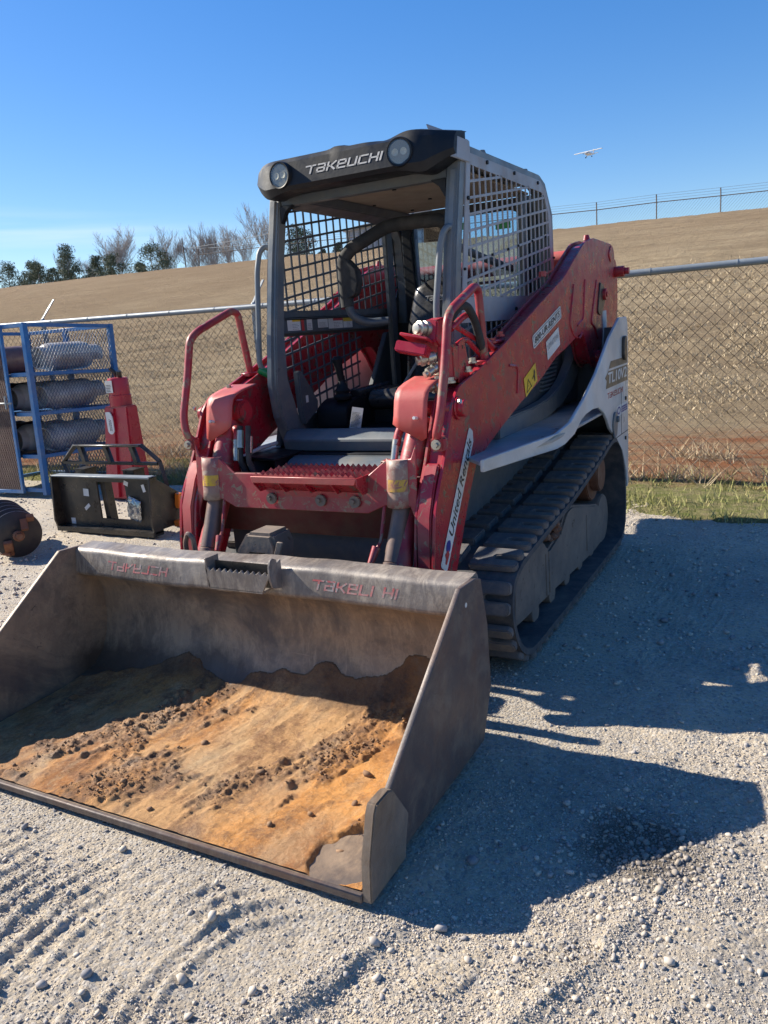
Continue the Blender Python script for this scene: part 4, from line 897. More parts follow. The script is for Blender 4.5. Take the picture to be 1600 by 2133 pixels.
    obj('mud_flap', MB().b2(s*.47, s*.49, 1.50, 3.3, .52, .86), 'cab_dark', LD)
sp0 = [o for o in LD.children if o.name.startswith('side_panel')][0]
xs_ = .863
brown = ([(0, 0), (1, 0), (1, 1), (.22, 1), (.10, .62), (-.03, .42), (.04, .30)], [tuple(range(7))])
on_plane('decal', brown, (xs_, 2.93, 1.010), (0, .585, 0), (0, 0, .143), 'dec_brown', sp0, .0)
on_plane('stripe', ([(.09, 0), (1, 0), (1, 1), (.12, 1)], [(0, 1, 2, 3)]), (xs_+.0008, 2.93, 1.103), (0, .585, 0), (0, 0, .011), 'white', sp0, .0)
on_plane('lettering', font_mesh('TL10V2', .1, .02), (xs_+.0008, 2.985, 1.033), (0, .50, 0), (0, 0, .062), 'dec_white', sp0, .0)
on_plane('lettering', logo_mesh(th=.15), (xs_, 2.965, .952), (0, .42, 0), (0, 0, .031), 'dec_red', sp0, .0)
on_plane('decal', quadvf(.2, 4), (xs_, 3.20, .822), (0, .32, 0), (0, 0, .062), 'dec_white', sp0, .0)
on_plane('emblem', ([(.5+.5*math.cos(t), .5+.5*math.sin(t)) for t in np.linspace(0, 6.283, 17)[:-1]]+[(.5+.32*math.cos(t), .5+.32*math.sin(t)) for t in np.linspace(0, 6.283, 17)[:-1]], [(i, (i+1) % 16, 16+(i+1) % 16, 16+i) for i in range(16)]), (xs_+.0008, 3.215, .83), (0, .09, 0), (0, 0, .046), 'dec_blue', sp0, .0)
on_plane('decal_text', lines_vf(3, .0, 1, 0, 1, False, .7), (xs_+.0008, 3.33, .833), (0, .17, 0), (0, 0, .04), 'dec_blue', sp0, .0)

# ---- chassis
obj('chassis', MB().b2(-.40, .40, 1.62, 3.45, .24, .86), 'cab_dark', LD, bev=.02)
ff = round2([(1.80, .72), (1.56, .72), (1.535, .76), (1.535, .815), (1.58, .852), (1.66, .862), (1.80, .862)], .03, 4)
obj('front_beam', MB().prism(ff, 'x', -.33, .43), 'cab', LD, bev=.004)
obj('bracket_box', MB().prism([(-.53, .885), (-.33, .875), (-.33, .865), (-.53, .872)], 'y', 1.47, 1.74).b2(-.53, -.515, 1.48, 1.72, .74, .872).b2(-.36, -.345, 1.50, 1.72, .74, .87).b2(-.515, -.36, 1.70, 1.715, .74, .87), 'black', LD, bev=.002)
obj('bracket_trim', MB().tube([(-.525, 1.475, .74), (-.525, 1.475, .88), (-.50, 1.60, .905), (-.49, 1.72, .91)], .010, 8), 'white', LD)
obj('engine_hood', MB().prism(round2([(3.27, .90), (3.60, .90), (3.62, 1.42), (3.50, 1.50), (3.27, 1.50)], .05, 4), 'x', -.56, .56), 'cab_dark', LD, bev=.01)
obj('rear_cross_tube', MB().cyl((-.70, 3.42, 1.745), (.70, 3.42, 1.745), .052, seg=28), 'red_light', LD)
obj('rear_cross_plate', MB().b2(-.68, .68, 3.42, 3.56, 1.655, 1.668).b2(-.60, -.48, 3.36, 3.50, 1.50, 1.72), 'red', LD, bev=.003)

# ---- cab
FO = [(1.80, .865), (1.720, 1.04), (1.700, 1.2), (1.735, 1.43), (1.80, 1.75), (1.882, 2.08), (1.95, 2.168), (3.03, 2.176), (3.13, 2.145), (3.262, 1.99), (3.275, 1.65), (3.24, 1.42), (3.16, .865)]
FI = [(1.93, .94), (1.86, 1.04), (1.80, 1.22), (1.81, 1.44), (1.865, 1.75), (1.94, 2.04), (1.99, 2.10), (2.98, 2.105), (3.05, 2.085), (3.165, 1.96), (3.19, 1.65), (3.16, 1.42), (3.05, .94)]
cf = obj('cab_frame', MB().strip(FO, FI, 'x', .436, .497), 'cab', LD, bev=.006)
obj('side_frame', MB().strip(FO, FI, 'x', -.497, -.436), 'cab', cf, bev=.006)
obj('post_ridge', MB().strip([(1.708, 1.03), (1.688, 1.2), (1.723, 1.43), (1.79, 1.75), (1.868, 2.06)], [(1.73, 1.04), (1.71, 1.2), (1.745, 1.43), (1.81, 1.75), (1.89, 2.06)], 'x', -.485, -.455), 'cab', cf, bev=.004)
obj('post_ridge', MB().strip([(1.708, 1.03), (1.688, 1.2), (1.723, 1.43), (1.79, 1.75), (1.868, 2.06)], [(1.73, 1.04), (1.71, 1.2), (1.745, 1.43), (1.81, 1.75), (1.89, 2.06)], 'x', .455, .485), 'cab', cf, bev=.004)
obj('roof', MB().b2(-.436, .436, 1.93, 3.06, 2.135, 2.172), 'cab', cf, bev=.006)
for p in ((.46, 2.25), (.46, 2.88), (-.3, 2.35)):
    obj('roof_bolt', MB().cyl((p[0], p[1], 2.172), (p[0], p[1], 2.19), .022, .016, seg=12), 'cab', cf)
obj('ceiling_liner', MB().b2(-.434, .434, 1.95, 3.02, 2.080, 2.092), 'liner', cf, bev=.003)
for p in ((.02, 2.2), (.02, 2.62), (.3, 2.35), (-.22, 2.9), (-.28, 2.55)):
    obj('liner_clip', MB().cyl((p[0], p[1], 2.080), (p[0], p[1], 2.074), .010, seg=10), 'black', cf)
obj('header', MB().b2(-.435, .435, 1.885, 1.935, 2.03, 2.135), 'cab_dark', cf, bev=.004)
for s in (1, -1):
    obj('corner_gusset', MB().prism([(s*.436, 2.03), (s*.436, 1.95), (s*.425, 1.955), (s*.40, 2.0), (s*.36, 2.03)], 'y', 1.87, 1.90), 'black', cf, bev=.004)
sill = [(1.80, .868), (1.715, .872), (1.700, .925), (1.735, .962), (1.80, .970), (1.83, .95), (1.83, .868)]
obj('sill', MB().prism(sill, 'x', -.438, .438), 'cab', cf, bev=.004)
obj('sill_strip', MB().b2(-.43, .43, 1.66, 1.80, .852, .868), 'black', cf, bev=.002)
# pillars and rear window
for s in (1, -1):
    obj('rear_pillar', MB().add([(s*.30, 3.10, .9), (s*.436, 3.10, .9), (s*.436, 3.2, 2.1), (s*.33, 3.12, 2.1), (s*.30, 3.16, .9), (s*.436, 3.16, .9), (s*.436, 3.26, 2.1), (s*.33, 3.18, 2.1)], [(0, 1, 2, 3), (4, 5, 6, 7), (0, 1, 5, 4), (1, 2, 6, 5), (2, 3, 7, 6), (3, 0, 4, 7)]), 'cab_dark', cf, bev=.006)
    obj('side_pillar', MB().b2(s*.405, s*.436, 2.90, 2.98, .95, 2.08), 'cab_dark', cf, bev=.006)
RWo = [(-.40, 1.42), (.40, 1.42), (.40, 2.09), (-.40, 2.09)]; RWi = [(-.32, 1.50), (.36, 1.50), (.36, 2.03), (-.35, 2.03)]
rwo = round2(RWo, .03, 5); rwi = round2(RWi, .09, 5)
rw = obj('rear_window', MB().strip(rwo, rwi, 'y', 3.10, 3.13, closed=True), 'black', LD, bev=.003)
obj('pane', MB().b2(-.36, .38, 3.112, 3.116, 1.47, 2.05), 'glass', rw, smooth=0)
wp_ = obj('warning_placard', MB().box((-.175, 3.095, 1.962), (.145, .003, .105), Euler((0, math.radians(3), 0)).to_matrix()), 'liner', rw, label='tan paper warning placard')
on_plane('print', lines_vf(8), (-.245, 3.092, 1.925), (.14, 0, -.007), (.004, 0, .08), 'dec_black', rw, .0)
on_plane('lettering', font_mesh('WARNING', 0, .02), (-.22, 3.092, 1.913), (.10, 0, -.005), (0, 0, .013), 'dec_black', rw, .0)
obj('window_label', MB().b2(-.0, .05, 3.092, 3.094, 1.955, 1.995), 'green', rw)
obj('window_label', MB().b2(.21, .30, 3.092, 3.094, 1.93, 1.97), 'green', rw)
# headliner rail along the left
obj('roof_rail', MB().prism([(-.43, 2.09), (-.30, 2.08), (-.33, 2.04), (-.43, 2.02)], 'y', 1.95, 3.05), 'cab_dark', cf, bev=.006)
# interior
obj('floor_pan', MB().b2(-.43, .43, 1.83, 2.35, .90, .93).b2(-.435, .435, 3.02, 3.05, .9, 1.45).b2(-.43, .43, 2.3, 3.0, .90, 1.0), 'black', LD)
obj('side_console', MB().prism(round2([(2.0, .93), (2.0, 1.04), (2.10, 1.085), (2.62, 1.085), (2.75, .93)], .03, 3), 'x', -.425, -.24), 'black', LD, bev=.01)
obj('side_console', MB().prism(round2([(2.0, .93), (2.0, 1.04), (2.10, 1.085), (2.62, 1.085), (2.75, .93)], .03, 3), 'x', .24, .425), 'black', LD, bev=.01)
seat = obj('seat', MB().prism(round2([(2.22, 1.02), (2.20, 1.07), (2.24, 1.115), (2.45, 1.12), (2.72, 1.09), (2.72, 1.0), (2.3, 1.0)], .03, 4), 'x', -.225, .225), 'vinyl', LD, bev=.02, smooth=60)
P = []
for i, t in enumerate(np.linspace(0, 1, 12)):
    z = 1.12+t*.56; hw = .215*(1-.22*max(0, t-.55)/.45) if t < .92 else .16-(t-.92)*.8; yb = 2.68+t*.12
    row = []
    for a in np.linspace(0, 2*math.pi, 21)[:-1]:
        ca, sa = math.cos(a), math.sin(a); row.append((hw*math.copysign(abs(ca)**.45, ca), yb+(.045 if t < .97 else .02)*math.copysign(abs(sa)**.7, sa)-(.03*(1-abs(ca))*0), z))
    P.append(row)
mb = MB(); kk = 20
for r_ in P: mb.v += r_
for i in range(11):
    for j in range(kk): mb.f.append((i*kk+j, i*kk+(j+1) % kk, (i+1)*kk+(j+1) % kk, (i+1)*kk+j))
mb.f += [tuple(range(kk)), tuple(range(11*kk, 12*kk))]
obj('backrest', mb, 'vinyl', seat, smooth=70)
on_plane('lettering', logo_mesh(), (-.09, 2.725, 1.555), (.18, 0, 0), (0, .006, .03), 'dec_grey', seat, .006)
obj('seat_belt', MB().tube([(.21, 2.70, 1.66), (.10, 2.66, 1.45), (-.10, 2.62, 1.25), (-.20, 2.58, 1.10)], .009, 6), 'dec_grey', seat)
obj('armrest', MB().tube([(-.285, 2.18, 1.085), (-.285, 2.22, 1.09), (-.285, 2.55, 1.10)], .036, 14), 'vinyl', LD)
for s in (-1, 1):
    jy = obj('joystick', MB().lathe([(0, 0), (.045, 0), (.05, .015), (.036, .03), (.042, .045), (.030, .058), (.024, .08), (.019, .09), (.019, .12)], (s*.30, 2.08, 1.083), (0, 0, 1), 16), 'black', LD)
    obj('grip', MB().tube([(s*.30, 2.08, 1.17), (s*.30, 2.07, 1.22), (s*.30, 2.06, 1.26), (s*.30, 2.055, 1.29), (s*.30, 2.055, 1.305)], [.017, .019, .022, .029, .018], 14), 'black', jy)
obj('door_pod', MB().prism([(1.84, 1.25), (1.875, 1.25), (2.0, 1.09), (1.99, 1.04), (1.87, .98), (1.845, 1.05)], 'x', -.435, -.40), 'cab_dark', LD, bev=.006, label='dark wedge shaped switch pod')
obj('pod_sticker', MB().b2(-.40, -.398, 1.885, 1.905, 1.09, 1.125), 'dec_white', LD)
pl = obj('floor_placard', MB().box((-.082, 1.83, 1.012), (.062, .003, .105), Euler((math.radians(-12), math.radians(8), 0)).to_matrix()), 'dec_grey', LD, label='hanging grey instruction placard')
on_plane('print', lines_vf(12), (-.118, 1.816, .965), (.062, .0, -.009), (.012, .02, .098), 'dec_black', LD, .001)
obj('pedal', MB().box((.20, 2.0, 1.0), (.09, .12, .012), Euler((math.radians(30), 0, 0)).to_matrix()), 'galv', LD, bev=.003)
# padded restraint bar
lo = [(.10, 2.05, 1.462), (.21, 2.10, 1.475), (.252, 2.12, 1.56), (.255, 2.12, 1.74), (.20, 2.25, 1.84), (.10, 2.45, 1.93), (.0, 2.62, 1.965)]
bar = obj('restraint_bar', MB().tube([(-.06, 2.20, 1.462), (-.165, 2.16, 1.458), (-.232, 2.12, 1.50), (-.252, 2.12, 1.60)], .021, 12, rad=.06), 'cab_dark', LD)
obj('foam_pad', MB().tube([(-.250, 2.12, 1.545), (-.254, 2.12, 1.66), (-.250, 2.12, 1.78), (-.215, 2.14, 1.825), (-.05, 2.22, 1.915), (.02, 2.25, 1.925), (.235, 2.25, 1.915), (.26, 2.28, 1.88), (.275, 2.30, 1.80)], .033, 14, rad=.07), 'foam', bar)
obj('foam_wedge', MB().prism(round2([(1.58, -.245), (1.60, -.185), (1.66, -.165), (1.72, -.172), (1.77, -.215), (1.79, -.25)], .015, 3), 'y', 2.09, 2.15).warp(lambda x, y, z: (z, y, x)), 'foam', bar, bev=.012)
obj('restraint_arm', MB().tube([(.275, 2.30, 1.80), (.30, 2.6, 1.75), (.33, 3.0, 1.70)], .02, 10), 'cab_dark', bar)
# pipe handles on the posts
obj('post_handle', MB().tube([(.470, 1.83, 1.815), (.462, 1.80, 1.825), (.450, 1.775, 1.80), (.440, 1.755, 1.74), (.430, 1.705, 1.50), (.430, 1.700, 1.42), (.445, 1.73, 1.39)], .0145, 12, rad=.03), 'cab', LD)
obj('post_handle', MB().tube([(-.50, 1.86, 1.842), (-.530, 1.845, 1.858), (-.545, 1.82, 1.83), (-.548, 1.79, 1.74), (-.548, 1.728, 1.30), (-.540, 1.745, 1.262), (-.50, 1.78, 1.25)], .0135, 12, rad=.03), 'cab', LD)
obj('tape', MB().cyl((-.56, 1.735, 1.275), (-.515, 1.76, 1.245), .022, seg=12), 'green', LD, label='green tape wrapped on the handle')

# ---- mesh side screens
def poly_clip(p, d, poly):
    """intervals of the line p+t*d inside poly"""
    ts = []; n = len(poly)
    for i in range(n):
        a, b = poly[i], poly[(i+1) % n]; ex, ey = b[0]-a[0], b[1]-a[1]; den = d[0]*ey-d[1]*ex
        if abs(den) < 1e-9: continue
        t = ((a[0]-p[0])*ey-(a[1]-p[1])*ex)/den; u = ((a[0]-p[0])*d[1]-(a[1]-p[1])*d[0])/den
        if 0 <= u < 1: ts.append(t)
    ts.sort(); return list(zip(ts[::2], ts[1::2]))
def grid_bars(mb, poly, x0, x1, slope=.162, dz=.0675, dy=.0735, w=.0115, y0=1.951, z0=1.812):
    ys_ = [p[0] for p in poly]; zs_ = [p[1] for p in poly]; h = w/2
    for k in range(-14, 14):
        zz = z0+k*dz
        for a, b in poly_clip((y0, zz), (1, slope), poly):
            A, B = (y0+a, zz+a*slope), (y0+b, zz+b*slope)
            mb.prism([(A[0], A[1]-h), (B[0], B[1]-h), (B[0], B[1]+h), (A[0], A[1]+h)], 'x', x0, x1)
    for k in range(-6, 22):
        yy = y0+k*dy
        for a, b in poly_clip((yy, 0), (0, 1), poly):
            mb.prism([(yy-h, a), (yy+h, a), (yy+h, b), (yy-h, b)], 'x', x0+.0004, x1-.0004)
    return mb
SE = [(1.955, 2.135), (3.02, 2.142), (3.12, 2.10), (3.205, 1.965), (3.245, 1.641), (3.20, 1.42), (1.80, 1.42)]
SG = [(1.99, 2.088), (3.03, 2.085), (3.08, 2.07), (3.15, 1.985), (3.19, 1.66), (3.12, 1.54), (1.875, 1.53)]
LG = [(1.84, 1.418), (2.68, 1.418), (2.60, 1.05), (2.04, 1.04), (1.86, 1.22)]
for s in (1, -1):
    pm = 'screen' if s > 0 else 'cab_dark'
    x0, x1 = (s*.4975, s*.5035)
    scn = obj('side_screen', MB().strip(SE, SG, 'x', x0, x1, closed=True), pm, LD, smooth=0)
    g_ = obj('screen_grid', grid_bars(MB(), SG, min(x0, x1), max(x0, x1)), pm, scn, smooth=0); g_['kind'] = 'stuff'
    g_ = obj('lower_grid', grid_bars(MB(), LG, min(x0, x1), max(x0, x1), w=.011), 'cab_dark', scn, smooth=0); g_['kind'] = 'stuff'
    if s > 0:
        for p in ((2.191, 2.123), (2.572, 2.125), (2.962, 2.125), (1.938, 1.945), (1.858, 1.647), (1.869, 1.475), (2.526, 1.473), (2.21, 1.722), (2.436, 1.757), (2.594, 1.782), (2.833, 1.818), (3.075, 1.856), (1.973, 1.686), (3.235, 1.75)):
            obj('screen_bolt', MB().cyl((.503, p[0], p[1]), (.512, p[0], p[1]), .0095 if p[1] < 1.6 or p[1] > 1.9 else .0065, seg=6), 'black', scn)
    else:
        obj('side_rail', MB().b2(-.497, -.452, 1.80, 3.0, 1.435, 1.545).b2(-.452, -.444, 1.80, 2.95, 1.50, 1.512), 'cab_dark', cf, bev=.004)
xk = -.4445
def stick(y0, y1, z0, z1, mat, mb=None): return obj('sticker', MB().add([(xk-.006, y0, z0), (xk-.006, y1, z0), (xk-.006, y1, z1), (xk-.006, y0, z1)], [(0, 1, 2, 3)]), mat, cf, smooth=0, fixn=False)
for (y0, y1, z0, z1, m_, top) in ((1.86, 1.975, 1.448, 1.51, 'dec_white', ('dec_yellow', .38, 1, .70)), (1.985, 2.01, 1.445, 1.50, 'dec_red', None), (2.035, 2.085, 1.446, 1.508, 'dec_white', None), (2.14, 2.24, 1.455, 1.505, 'dec_white', None), (2.245, 2.395, 1.447, 1.508, 'dec_white', ('dec_red', .32, 1, .66)), (2.40, 2.50, 1.447, 1.503, 'dec_white', ('dec_yellow', 0, 1, .6))):
    stick(y0, y1, z0, z1, m_)
    O = (xk-.005, y0, z0); U = (0, y1-y0, 0); V = (0, 0, z1-z0)
    if top:
        on_plane('header_print', ([(top[1], top[3]), (top[2], top[3]), (top[2], 1), (top[1], 1)], [(0, 1, 2, 3)]), O, U, V, top[0], cf, .0)
    if m_ == 'dec_white': on_plane('print', lines_vf(4, .1 if not top else .35, .95, .08, .6), O, U, V, 'dec_grey', cf, .0006)

# ---- visor with lights
def vis(x):
    e = max(0, (abs(x)-.34)/.165); e = min(1, e); yo = .10*e*e; zo = 0.0
    pr_ = [(1.90, 2.070), (1.84, 2.066), (1.775, 2.062), (1.722, 2.064), (1.706, 2.080), (1.715, 2.131), (1.724, 2.182), (1.746, 2.203), (1.80, 2.214), (1.86, 2.219), (1.92, 2.212), (1.92, 2.17)]
    bumpz = .012*math.exp(-((x-.33)/.07)**2)+.010*math.exp(-((x+.02)/.03)**2)-.010*math.exp(-((x-.22)/.06)**2)
    cz = -.022*math.exp(-((abs(x)-.40)/.08)**2)
    el = max(0, (abs(x)-.40)/.105)
    return [(x, y+yo*(1 if y < 1.9 else .2), z+(bumpz if z > 2.20 else 0)+(cz if z < 2.07 else 0)+(el*.050 if z < 2.1 else (.022*el if z < 2.15 else -.004*el))) for y, z in pr_]
mb = MB(); xs_l = np.linspace(-.505, .505, 52); kk = 12
for x in xs_l: mb.v += vis(float(x))
for i in range(51):
    for j in range(kk): mb.f.append((i*kk+j, i*kk+(j+1) % kk, (i+1)*kk+(j+1) % kk, (i+1)*kk+j))
mb.f += [tuple(range(kk)), tuple(range(51*kk, 52*kk))]
vz = obj('visor', mb, 'black', LD, smooth=28)
on_plane('lettering', logo_mesh(th=.17), (-.168, 1.7112, 2.113), (.392, 0, -.0), (0, .00634, .036), 'dec_silver', vz, .0006)
for s in (1, -1):
    c0 = Vector((s*.303, 1.708, 2.130)); ax = Vector((s*.10, -1, .02)).normalized()
    hl = obj('headlight', MB().lathe([(.0, -.002), (.046, -.002), (.049, .002), (.050, .007), (.056, .009), (.059, .003), (.060, -.03)], c0, ax, 32), 'black', vz)
    obj('reflector', MB().cyl(c0-ax*.001, c0+ax*.001, .046, seg=32), 'dec_grey', hl)
    for dx in (-.021, .021):
        obj('lamp', MB().lathe([(0, .003), (.009, .004), (.015, .006), (.015, 0)], c0-ax*.001+Vector((dx*.9, dx*.1*s, 0)), ax, 16), 'dec_white', hl)
    obj('lens', MB().cyl(c0+ax*.0065, c0+ax*.008, .049, seg=32), 'lens', hl)
# pale corner cap on the near side of the roof
mb = MB().add([(.385, 1.80, 2.232), (.498, 1.86, 2.178), (.500, 1.84, 2.085), (.47, 1.80, 2.095), (.415, 1.775, 2.175), (.385, 2.0, 2.215), (.498, 2.0, 2.178), (.500, 2.0, 2.085), (.47, 2.0, 2.095), (.415, 2.0, 2.175)],
    [(0, 1, 2, 3, 4), (5, 6, 7, 8, 9), (0, 1, 6, 5), (1, 2, 7, 6), (2, 3, 8, 7), (3, 4, 9, 8), (4, 0, 5, 9)])
mb.warp(lambda x, y, z: (x*1.012+.002, y-.012, z+.006))
obj('roof_corner_cap', mb, 'screen', LD, bev=.004)

# ---- dirt in the bucket
xs3 = axis_pts([(-.890, .890, .0052)]); ys3 = axis_pts([(.002, 1.06, .0052)])
X3, S3 = np.meshgrid(xs3, ys3, indexing='ij')
ip = np.array(inner); cl = np.r_[0, np.cumsum(np.linalg.norm(np.diff(ip, axis=0), axis=1))]
fy = np.interp(S3, cl, ip[:, 0]); fz = np.interp(S3, cl, ip[:, 1])
tx = np.gradient(np.interp(ys3, cl, ip[:, 0]), ys3); tz = np.gradient(np.interp(ys3, cl, ip[:, 1]), ys3)
nl = np.hypot(tx, tz); ny_ = (-tz/nl)[None, :]; nz_ = (tx/nl)[None, :]
u_ = X3*.97-S3*.24; v_ = X3*.24+S3*.97
clump = sstep(-.08, .14, fbm((X3*.97-S3*.24)*1.3, S3*.55, 4.2, 4, .62, 91))
th = .006+.010*fbm(X3, S3, 2.3, 4, .55, 61)+.005*fbm(u_*3.2, v_*.45, 4.5, 3, .6, 71)+.004*fbm(u_*5, v_*.22, 9, 2, .6, 73)*np.exp(-((u_-.05)/.3)**2)+.006*np.abs(fbm(X3, S3, 11, 5, .7, 47))+clump*(.003+.022*np.abs(fbm(X3, S3, 20, 4, .72, 81)))
smooth_zone = np.exp(-(((u_+.05)/.28)**2+((v_-.45)/.42)**2)**2)
th = th+.005*np.maximum(0, vn(X3, S3, 60, 1, 2))*clump
lim = .86+.12*fbm(X3, S3*0, 2.3, 3, .6, 15)+.11*fbm(X3, S3, 4.5, 3, .6, 19)+.07*np.exp(-((X3-.55)/.3)**2)-.06*np.exp(-((X3+.1)/.2)**2)-.14*sstep(-.3, -.9, X3)
th = th*(.25+.75*sstep(.02, .22, lim-S3))*sstep(0, .02, lim-S3)-.012*(1-sstep(0, .05, lim-S3))
th = np.maximum(th, .0015)*(1-(S3 > lim))+th*(S3 > lim)
th = th*(.35+.65*sstep(0, .05, S3))*(.5+.5*sstep(.89, .80, np.abs(X3)))+.002
bare = sstep(.11, .075, np.hypot((X3-.80)/1.0, (S3-.10)/1.15)+.03*fbm(X3, S3, 14, 3, .6, 4)); th = th*(1-bare)-.008*bare
bare2 = sstep(.13, .09, np.hypot((X3+.62)/1.6, (S3-.09)/.5)+.03*fbm(X3, S3, 12, 3, .6, 14)); th = th*(1-.8*bare2)
PX = np.stack([X3, fy+ny_*th, fz+nz_*th], -1)
mt, nt, bs, co = newmat('clay_mud'); geo = N(nt, 'ShaderNodeNewGeometry').outputs['Position']
mp = N(nt, 'ShaderNodeMapping'); mp.inputs['Rotation'].default_value = (0, 0, .24); mp.inputs['Scale'].default_value = (3.4, 1.3, 3); nt.links.new(geo, mp.inputs[0])
a = noise(nt, mp.outputs[0], 1.6, 6, .62, .3); b = noise(nt, geo, 2.6, 7, .66, .4); d = noise(nt, mp.outputs[0], 4.5, 8, .75, .5)
c = mixc(nt, ramp(nt, b, .42, .64), (.62, .29, .085), (.33, .135, .045))
sx0 = N(nt, 'ShaderNodeSeparateXYZ'); nt.links.new(geo, sx0.inputs[0])
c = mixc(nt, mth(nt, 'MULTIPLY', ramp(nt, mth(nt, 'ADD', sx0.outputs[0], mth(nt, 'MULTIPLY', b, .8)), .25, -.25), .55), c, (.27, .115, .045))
midz = ramp(nt, mth(nt, 'ABSOLUTE', mth(nt, 'ADD', mth(nt, 'ADD', sx0.outputs[0], mth(nt, 'MULTIPLY', sx0.outputs[1], -.25)), -.12)), .32, .12)
c = mixc(nt, mth(nt, 'MULTIPLY', midz, .6), c, (.42, .28, .15))
c = mixc(nt, mth(nt, 'MULTIPLY', ramp(nt, a, .46, .66), .7), c, (.50, .34, .18))
c = mixc(nt, mth(nt, 'MULTIPLY', ramp(nt, noise(nt, geo, 6, 9, .8, .4), .49, .60), .8), c, (.20, .10, .052))
c = mixc(nt, mth(nt, 'MULTIPLY', ramp(nt, noise(nt, geo, 90, 5, .8), .5, .7), .45), c, (.70, .46, .24))
c = mixc(nt, mth(nt, 'MULTIPLY', ramp(nt, noise(nt, geo, 34, 6, .8), .52, .66), .55), c, (.14, .08, .05))
c = mixc(nt, mth(nt, 'MULTIPLY', ramp(nt, noise(nt, mp.outputs[0], 2.2, 7, .7), .60, .72), .7), c, (.55, .40, .235))
cla = N(nt, 'ShaderNodeAttribute', attribute_name='clump')
c = mixc(nt, mth(nt, 'MULTIPLY', cla.outputs['Fac'], mth(nt, 'MULTIPLY', ramp(nt, noise(nt, geo, 20, 6, .8), .38, .58), .85)), c, (.15, .085, .052))
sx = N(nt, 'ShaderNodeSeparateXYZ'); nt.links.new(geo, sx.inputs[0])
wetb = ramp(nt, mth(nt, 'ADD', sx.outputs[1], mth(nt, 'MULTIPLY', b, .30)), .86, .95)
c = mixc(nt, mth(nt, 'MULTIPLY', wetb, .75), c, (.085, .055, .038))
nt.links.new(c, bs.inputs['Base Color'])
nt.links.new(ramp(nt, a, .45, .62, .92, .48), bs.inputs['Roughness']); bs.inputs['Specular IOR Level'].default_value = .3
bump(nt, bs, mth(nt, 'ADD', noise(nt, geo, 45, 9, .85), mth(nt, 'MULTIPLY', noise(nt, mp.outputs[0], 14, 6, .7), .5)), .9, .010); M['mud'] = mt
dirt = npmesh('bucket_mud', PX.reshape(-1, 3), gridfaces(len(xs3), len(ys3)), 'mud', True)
at_ = dirt.data.attributes.new('clump', 'FLOAT', 'POINT'); at_.data.foreach_set('value', clump.astype(np.float32).ravel())
tag(dirt, 'layer of orange brown clay mud spread over the bucket floor', 'mud', kind='stuff')
M['clod'] = worn('dark_clay_clod', (.26, .145, .075), (.15, .09, .055), .9, dirt=(.40, .24, .11), amt=.4, bstr=.5)
def mud_z(px, py):
    i = np.clip(np.round((px-xs3[0])/(xs3[1]-xs3[0])).astype(int), 0, len(xs3)-1); j = np.clip(np.searchsorted(PX[100, :150, 1], py), 0, 149)
    return PX[i, j, 2]
x, y = scatter(16000, -.86, .84, .03, .80, lambda x, y: np.clip(.02+1.5*fbm((x*.97-.24*y)*1.3, y*.55, 4.2, 4, .62, 91), 0, 1))
cl_ = stones('mud_clods', x, y, .0014+.0034*rng.random(len(x))**2.5+.006*rng.random(len(x))**18, 'clod', mud_z, .1)
tag(cl_, 'small dark clods and crumbs lying on the bucket mud', 'mud clods', kind='stuff')
bx = np.array([-.66, -.42, -.06, .02, .33, .52, .60, .12, .66, .45, -.2, .70, .76])
by = np.array([.24, .20, .12, .42, .33, .12, .21, .05, .45, .50, .35, .30, .12])
c2 = stones('mud_lumps', bx, by, .010+.008*rng.random(len(bx)), 'clod', mud_z, .3)
tag(c2, 'fist sized dark clay lumps on the bucket floor', 'clay lumps', kind='stuff')

# ------------------------------------------------------------------ near chain link fence
def zig(name, x0, x1, yf, z0, z1fn, w_, h_, r, mat, parent, axis='x', ystep=.003):
    """woven diamond wire: zigzag strands made of thin three sided rods"""
    xsn = np.arange(x0, x1, w_/2); V, F = [], []; base = 0
    for k, xk in enumerate(xsn):
        zt = z1fn(xk); n = int((zt-z0)/(h_/2))+1
        j = np.arange(n); px = xk+((j+k) % 2)*w_/2; pz = z0+j*h_/2
        P = np.stack([px, np.full(n, yf)+((j+k) % 2)*ystep, pz], 1)
        if axis == 'y': P = P[:, [1, 0, 2]]
        d = P[1:]-P[:-1]; d = d/np.linalg.norm(d, axis=1)[:, None]
        nrm = np.array([0, 1., 0]) if axis == 'x' else np.array([1., 0, 0]); s_ = np.cross(d, nrm)
        for q, (a, b) in enumerate(((0, 1), (.866, -.5), (-.866, -.5))):
            o = s_*a*r+nrm*b*r; V.append(P[:-1]+o); V.append(P[1:]+o)
        m_ = n-1; i = np.arange(m_)+base
        for q in range(3):
            a0, a1 = q*2*m_, (q*2+1)*m_; b0, b1 = ((q+1) % 3)*2*m_, (((q+1) % 3)*2+1)*m_
            F.append(np.stack([i+a0, i+a1, i+b1, i+b0], 1))
        base += 6*m_
    o = npmesh(name, np.concatenate(V), np.concatenate(F), mat)
    o['kind'] = 'stuff'; o.parent = parent; off = Vector(parent.location); o.location = -off; return o
fx = [-14, -9.5, -6.33, -3.17, .5, 1.55, 6]; fz_ = [1.99, 1.89, 1.812, 1.745, 1.700, 1.700, 1.73]
rail_z = lambda x: float(np.interp(x, fx, fz_))
fence = root('chain_link_fence', 'galvanised chain link fence with a pipe top rail close behind the loader', 'fence', (-2, 5.15, 0))
obj('top_rail', MB().tube([(x, 5.15, rail_z(x)) for x in np.linspace(-14, 6, 41)], .027, 12), 'galv', fence)
zig('chain_link_mesh', -13.9, 5.9, 5.183, -.01, lambda x: rail_z(x)+.045, .094, .094, .0021, 'wire', fence)
x = -13.6
